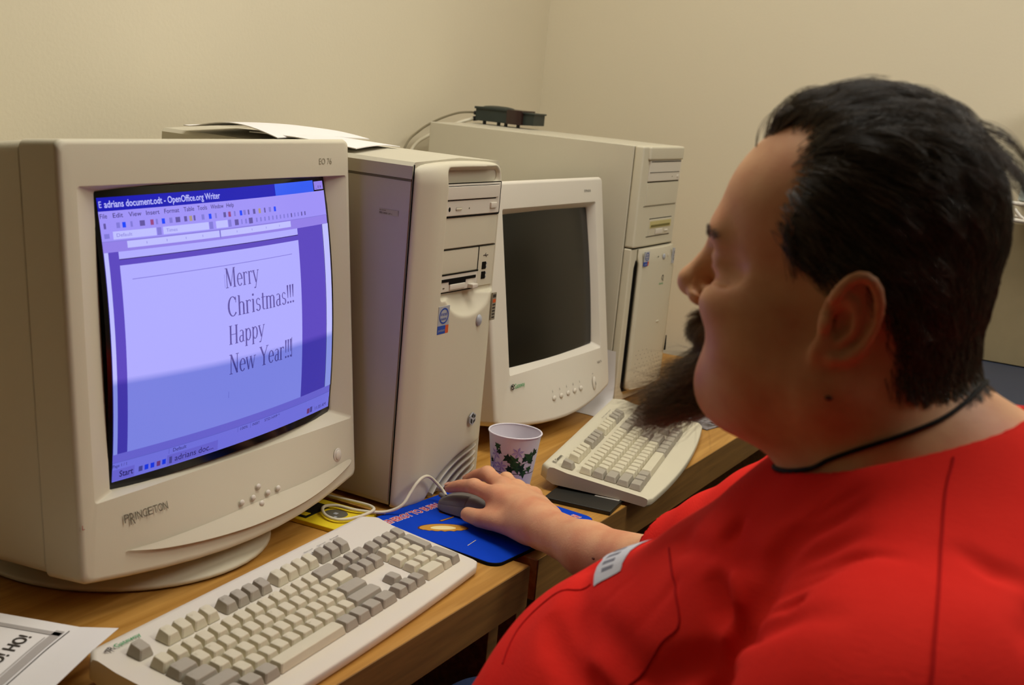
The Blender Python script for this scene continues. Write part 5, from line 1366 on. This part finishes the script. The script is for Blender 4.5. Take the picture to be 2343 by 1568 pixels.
def hlift(R):
    u, f = R[:, 2] - HZ, R[:, 1] - HY
    return np.interp(u, [-.07, -.02, .04, .08, .11], [.22, .32, .42, .56, .66]) * (1 - .6 * np.clip((-.03 - f) / .04, 0, 1) * np.clip((u + .03) / .05, 0, 1)) + .25 * np.clip((f - .045) / .02, 0, 1) * (u > .07)
HAIRM = strand_mat('dark_brown_hair', (34, 25, 17), (104, 86, 66), .25)
roots = sample(lambda C: hairmask(C, RNG.normal(0, .003, len(C))), 30000, hd_reg)
HAIR = strands('hair', grow(roots, hdir, hlen, hlift, guides=1500, clump=.74, wild=.24), .00019, .00007, HAIRM, PERSON)
# loose tuft standing off the back of the crown
rt = sample(lambda C: (np.abs(C[:, 1] - HY + .058) < .016) & (C[:, 2] - HZ > .082) & (np.abs(C[:, 0] - HX) < .055), 300, hd_reg)
strands('hair_tuft', grow(rt, lambda R, N: np.tile(np.array([[-.05, -1, -.05]]), (len(R), 1)), lambda R: np.full(len(R), .054), .8, guides=14, clump=.85, wild=.16, curv=.16), .00019, .00006, HAIRM, HAIR)
# goatee, moustache, brows
BEARDM = strand_mat('brown_beard', (78, 60, 42), (142, 116, 84), .4)
def bdir(R, N):
    u = R[:, 2] - HZ; q = np.clip((u + .112) / .04, 0, 1)[:, None]
    return np.array([[0, .52, -1.0]]) * q + np.array([[0, 1.0, -.26]]) * (1 - q) + np.stack([1.2 * (R[:, 0] - HX) * 6, 0 * u, 0 * u], 1)
gr = sample(lambda C: beardmask(C) & (C[:, 2] - HZ < -.066), 3600, hd_reg)
def beard_curves(R, k=8, guides=120):
    n = len(R); u = R[:, 2] - HZ; q = np.clip((u + .118) / .045, 0, 1)[:, None]
    d = np.array([[0, .46, -.89]]) * q + np.array([[0, .93, -.36]]) * (1 - q)
    d = d + RNG.normal(0, .27, (n, 3)); d /= np.linalg.norm(d, axis=1, keepdims=True)
    L_ = (np.interp(u, [-.12, -.10, -.08, -.07], [.056, .062, .050, .034]) * RNG.uniform(.4, 1.2, n))[:, None]
    gi = RNG.choice(n, guides, replace=False); nr = gi[np.argmin(((R[:, None, :] - R[None, gi, :]) ** 2).sum(-1), 1)]
    t = np.linspace(0, 1, k)[None, :, None]
    own = (d * L_)[:, None, :] * t + np.array((0, .008, -.004)) * t ** 2 + RNG.normal(0, .002, (n, 1, 3)) * t ** 2
    w = .45 * t ** .8
    P = R[:, None, :] + own * (1 - w) + own[nr] * w + (R[nr] - R)[:, None, :] * (w * t * .7)
    P[:, :, 0] += (HX - P[:, :, 0]) * t[:, :, 0] * .35
    return P + RNG.normal(0, .0005, P.shape) * t
gp = beard_curves(gr)
BEARD = strands('beard', gp, .00016, .00005, BEARDM, PERSON)
mr_ = sample(lambda C: beardmask(C) & (C[:, 2] - HZ > -.066), 1900, hd_reg)
strands('moustache', grow(mr_, lambda R, N: np.stack([(R[:, 0] - HX) * 26, .25 + 0 * R[:, 0], -1 + 0 * R[:, 0]], 1), lambda R: np.full(len(R), .016), .5, guides=90, clump=.4, wild=.2, curv=.06), .00015, .00006, BEARDM, PERSON)
def browmask(C):
    f, s_, u = C[:, 1] - HY, np.abs(C[:, 0] - HX), C[:, 2] - HZ
    uc = np.interp(s_, [.01, .03, .05, .062], [.016, .0215, .020, .013]); return (f > .055) & (s_ > .010) & (s_ < .052) & (np.abs(u - uc) < .0030)
br = sample(browmask, 420, hd_reg)
strands('eyebrow', grow(br, lambda R, N: np.stack([np.sign(R[:, 0] - HX) * 1.0, -.35 + 0 * R[:, 0], .15 + 0 * R[:, 0]], 1), lambda R: np.full(len(R), .008), .55, guides=120, clump=.3, wild=.18, curv=.06), .00014, .00006, BEARDM, PERSON)

# --- cord round the neck, shirt stitching, printed patch
def loc_(p): return (p[0] - .88, p[1] - .10, p[2] + DESK)
def on_surface(fn, p, d, n=60, step=.002):
    """first point along d from p where fn turns negative"""
    p = np.array(p, float); d = np.array(d, float)
    for i in range(n):
        if float(fn(np.array([p], np.float32))[0]) < .0008: return p
        p = p + d * step
    return p
def towards(fn, p, it=8):
    p = np.array([p], np.float32)
    for _ in range(it): p = p - grad(fn, p) * fn(p)[:, None] * .8
    return p[0]
CORD = mat('black_cord', (20, 17, 14), .7, .2, noise=.05)
cpts = []
near_side = [(.88, .243, .318), (.84, .232, .326), (.809, .198, .343), (.801, .183, .355), (.799, .166, .366), (.804, .146, .377), (.814, .13, .386), (.826, .119, .393), (.842, .111, .401), (.865, .106, .408)]
ringp = near_side + [(1.76 - a, b, c) for a, b, c in near_side[::-1]]
for p in catmull([Vector(q) for q in ringp + [near_side[0]]], 4):
    q = towards(bodyn, tuple(p)); g = grad(bodyn, np.array([q], np.float32))[0]
    cpts.append(loc_(q + g * .0014))
obj('neck_cord', MB().tube(cpts, .0017, 8, 0, 2, caps=False), CORD, PERSON)
MOLE = mat('mole_brown', (96, 52, 36), .6, .2, noise=.1)
for fn_, p_, r_ in ((lambda P: arm_skin(P), (1.2075, .522, .062), .0022), (bodyn, (.7885, .187, .399), .0028)):
    q = towards(fn_, p_); m = MB(); c_ = loc_(q)
    m.rings([[(c_[0] + r_ * math.sin(a) * math.cos(b), c_[1] + r_ * math.sin(a) * math.sin(b), c_[2] + .6 * r_ * math.cos(a)) for b in [2 * PI * j / 10 for j in range(10)]] for a in (.05, .6, 1.2, 1.8, 2.5, 3.09)], 0); obj('mole', m, MOLE, PERSON)
SEAMM = mat('red_stitching', (176, 18, 20), .9, .1, noise=.05)
def seam(name, pts, r=.0008):
    P = catmull([Vector(p) for p in pts], 8); out = []
    for p in P:
        q = towards(shirt, tuple(p), 5); g = grad(shirt, np.array([q], np.float32))[0]; out.append(loc_(q + g * .0003))
    return obj(name, MB().tube(out, r, 6, 0, 1), SEAMM, SHIRT)
seam('shoulder_seam', [(.792, .104, .372), (.757, .101, .363), (.689, .088, .34), (.637, .078, .322), (.614, .073, .305), (.585, .07, .27)])
seam('pocket_seam', [(.816, .293, .256), (.765, .269, .254), (.731, .249, .241), (.73, .26, .222), (.724, .278, .189), (.72, .29, .16)])
seam('front_seam', [(.785, .406, .138), (.821, .413, .152), (.841, .4, .173), (.84, .367, .2)])
m = MB(); rows = []; rows2 = []
for i in range(13):
    r_, r2_ = [], []
    for j in range(7):
        p = on_surface(shirt, (.828 + .10 * i / 12, .60, .203 + .019 * j / 6 - .004 * i / 12), (0, -1, 0), 260, .002)
        q = towards(shirt, p, 3); g = grad(shirt, np.array([q], np.float32))[0]
        r_.append(loc_(q + g * .0009)); r2_.append(loc_(q + g * .0012))
    rows.append(r_); rows2.append(r2_)
m.rings(rows, 0, False)
for i in range(2, 11, 2): m.add([rows2[i][2], rows2[i + 1][2], rows2[i + 1][4], rows2[i][4]], [(0, 1, 2, 3)], 1)
obj('printed_patch', m, [mat('patch_white', (206, 208, 216), .7, .2, noise=.03), mat('patch_print', (120, 122, 134), .7, .2, noise=.05)], SHIRT)

# --- jeans, shoes and the chair under the person
JEAN = mat('blue_denim', (40, 52, 82), .9, .1, noise=.15, nscale=250, bump=.3, bscale=600)
def jeans(P):
    d = ell(P, (.88, .06, -.20), (.205, .19, .13))
    for sx in (-1, 1):
        h_ = (.88 + sx * .105, .06, -.205); k_ = (.88 + sx * .21, .575, -.142); a_ = (.88 + sx * .17, .52, -.62)
        d = smin(d, cone(P, h_, k_, .100, .072), .04); d = smin(d, cone(P, k_, a_, .070, .052), .03)
    return d
sdf_obj('jeans', jeans, (.54, -.20, -.70), (1.22, .68, .0), .008, JEAN, PERSON, B=16, it=2, offset=(-.88, -.10, DESK))
SHOE = mat('dark_shoe', (34, 30, 28), .6, .3, noise=.08)
for sx in (-1, 1):
    cx = .88 + sx * .172
    def shoe(P):
        d = cone(P, (cx, .49, -.685), (cx + sx * .01, .64, -.70), .048, .040); d = smin(d, cone(P, (cx, .515, -.62), (cx, .50, -.69), .046, .050), .03)
        return smax(d, -.7395 - P[:, 2], .006)
    sdf_obj('shoe', shoe, (cx - .09, .40, -.75), (cx + .09, .72, -.56), .006, SHOE, PERSON, B=16, it=1, offset=(-.88, -.10, DESK))
CH = thing('office_chair', 'dark upholstered swivel chair under the seated person', 'chair', (.88, .02, 0), 0)
FAB = mat('chair_fabric', (40, 42, 50), .95, .1, noise=.12, nscale=200)
obj('seat', MB().box(-.24, -.22, .325, .24, .22, .386, r=.025, seg=3), FAB, CH)
obj('backrest', MB().box(-.20, -.335, .52, .20, -.285, .90, r=.022, seg=3), FAB, CH)
obj('back_post', MB().tube([(0, -.15, .315), (0, -.30, .335), (0, -.345, .46), (0, -.34, .62)], .016, 10, 0, 4), BLACKP, CH)
obj('gas_lift', MB().lathe([(0, .07), (.03, .07), (.03, .22), (.02, .22), (.02, .325), (0, .325)], n=20), BLACKP, CH)
for i in range(5):
    a = 2 * PI * i / 5 + .3
    lg = obj('leg', MB().tube([(0, 0, .085), (.14 * math.cos(a), .14 * math.sin(a), .08), (.28 * math.cos(a), .28 * math.sin(a), .06)], [.024, .02, .016], 10, 0, 3), BLACKP, CH)
    mm = MB(); mm.lathe([(0, 0), (.014, .002), (.026, .014), (.026, .036), (.014, .048), (0, .05)], (.28 * math.cos(a), .28 * math.sin(a), .0), 14); obj('castor', mm, BLACKP, lg)
if 0: print('HANDZ', BV[(BV[:,0]>1.30)&(BV[:,1]>.65)][:,2].min())

# ------------------------------------------------------------------ camera
F, PITCH, ROLL, YD = 2800.0, math.radians(12.1), math.radians(5.4), math.radians(61.6)
HC = 0.5840214534548709
fwd0 = Vector((math.sin(YD), math.cos(YD), 0)); right0 = Vector((math.cos(YD), -math.sin(YD), 0)); up0 = Vector((0, 0, 1))
fw = fwd0 * math.cos(PITCH) - up0 * math.sin(PITCH); dn = -fwd0 * math.sin(PITCH) - up0 * math.cos(PITCH)
Xi = right0 * math.cos(ROLL) - dn * math.sin(ROLL); Yi = right0 * math.sin(ROLL) + dn * math.cos(ROLL)
cd = bpy.data.cameras.new('camera'); cam = bpy.data.objects.new('camera', cd); COL.objects.link(cam)
Rm = Matrix((Xi, -Yi, -fw)).transposed()
cam.matrix_world = Matrix.Translation((0, 0, DESK + HC)) @ Rm.to_4x4()
cd.sensor_width = 36.0; cd.sensor_fit = 'HORIZONTAL'; cd.lens = F / 2343 * 36.0
cd.clip_start = 0.05; cd.clip_end = 50
cd.dof.use_dof = True; cd.dof.focus_distance = 1.62; cd.dof.aperture_fstop = (cd.lens / 1000) / 0.005
SC.camera = cam
w = bpy.data.worlds.new('world'); SC.world = w; w.use_nodes = True
w.node_tree.nodes['Background'].inputs['Color'].default_value = (1, 0.95, 0.85, 1); w.node_tree.nodes['Background'].inputs['Strength'].default_value = 0.05
SC.view_settings.view_transform = 'Standard'; SC.view_settings.look = 'None'; SC.view_settings.gamma = 1.0; SC.view_settings.exposure = 0.0
SC.view_settings.use_curve_mapping = False
SC.cycles.max_bounces = 6; SC.cycles.diffuse_bounces = 4; SC.cycles.glossy_bounces = 3; SC.cycles.caustics_reflective = False; SC.cycles.caustics_refractive = False; SC.cycles.use_adaptive_sampling = True; SC.cycles.adaptive_threshold = 0.04; SC.cycles.use_denoising = True
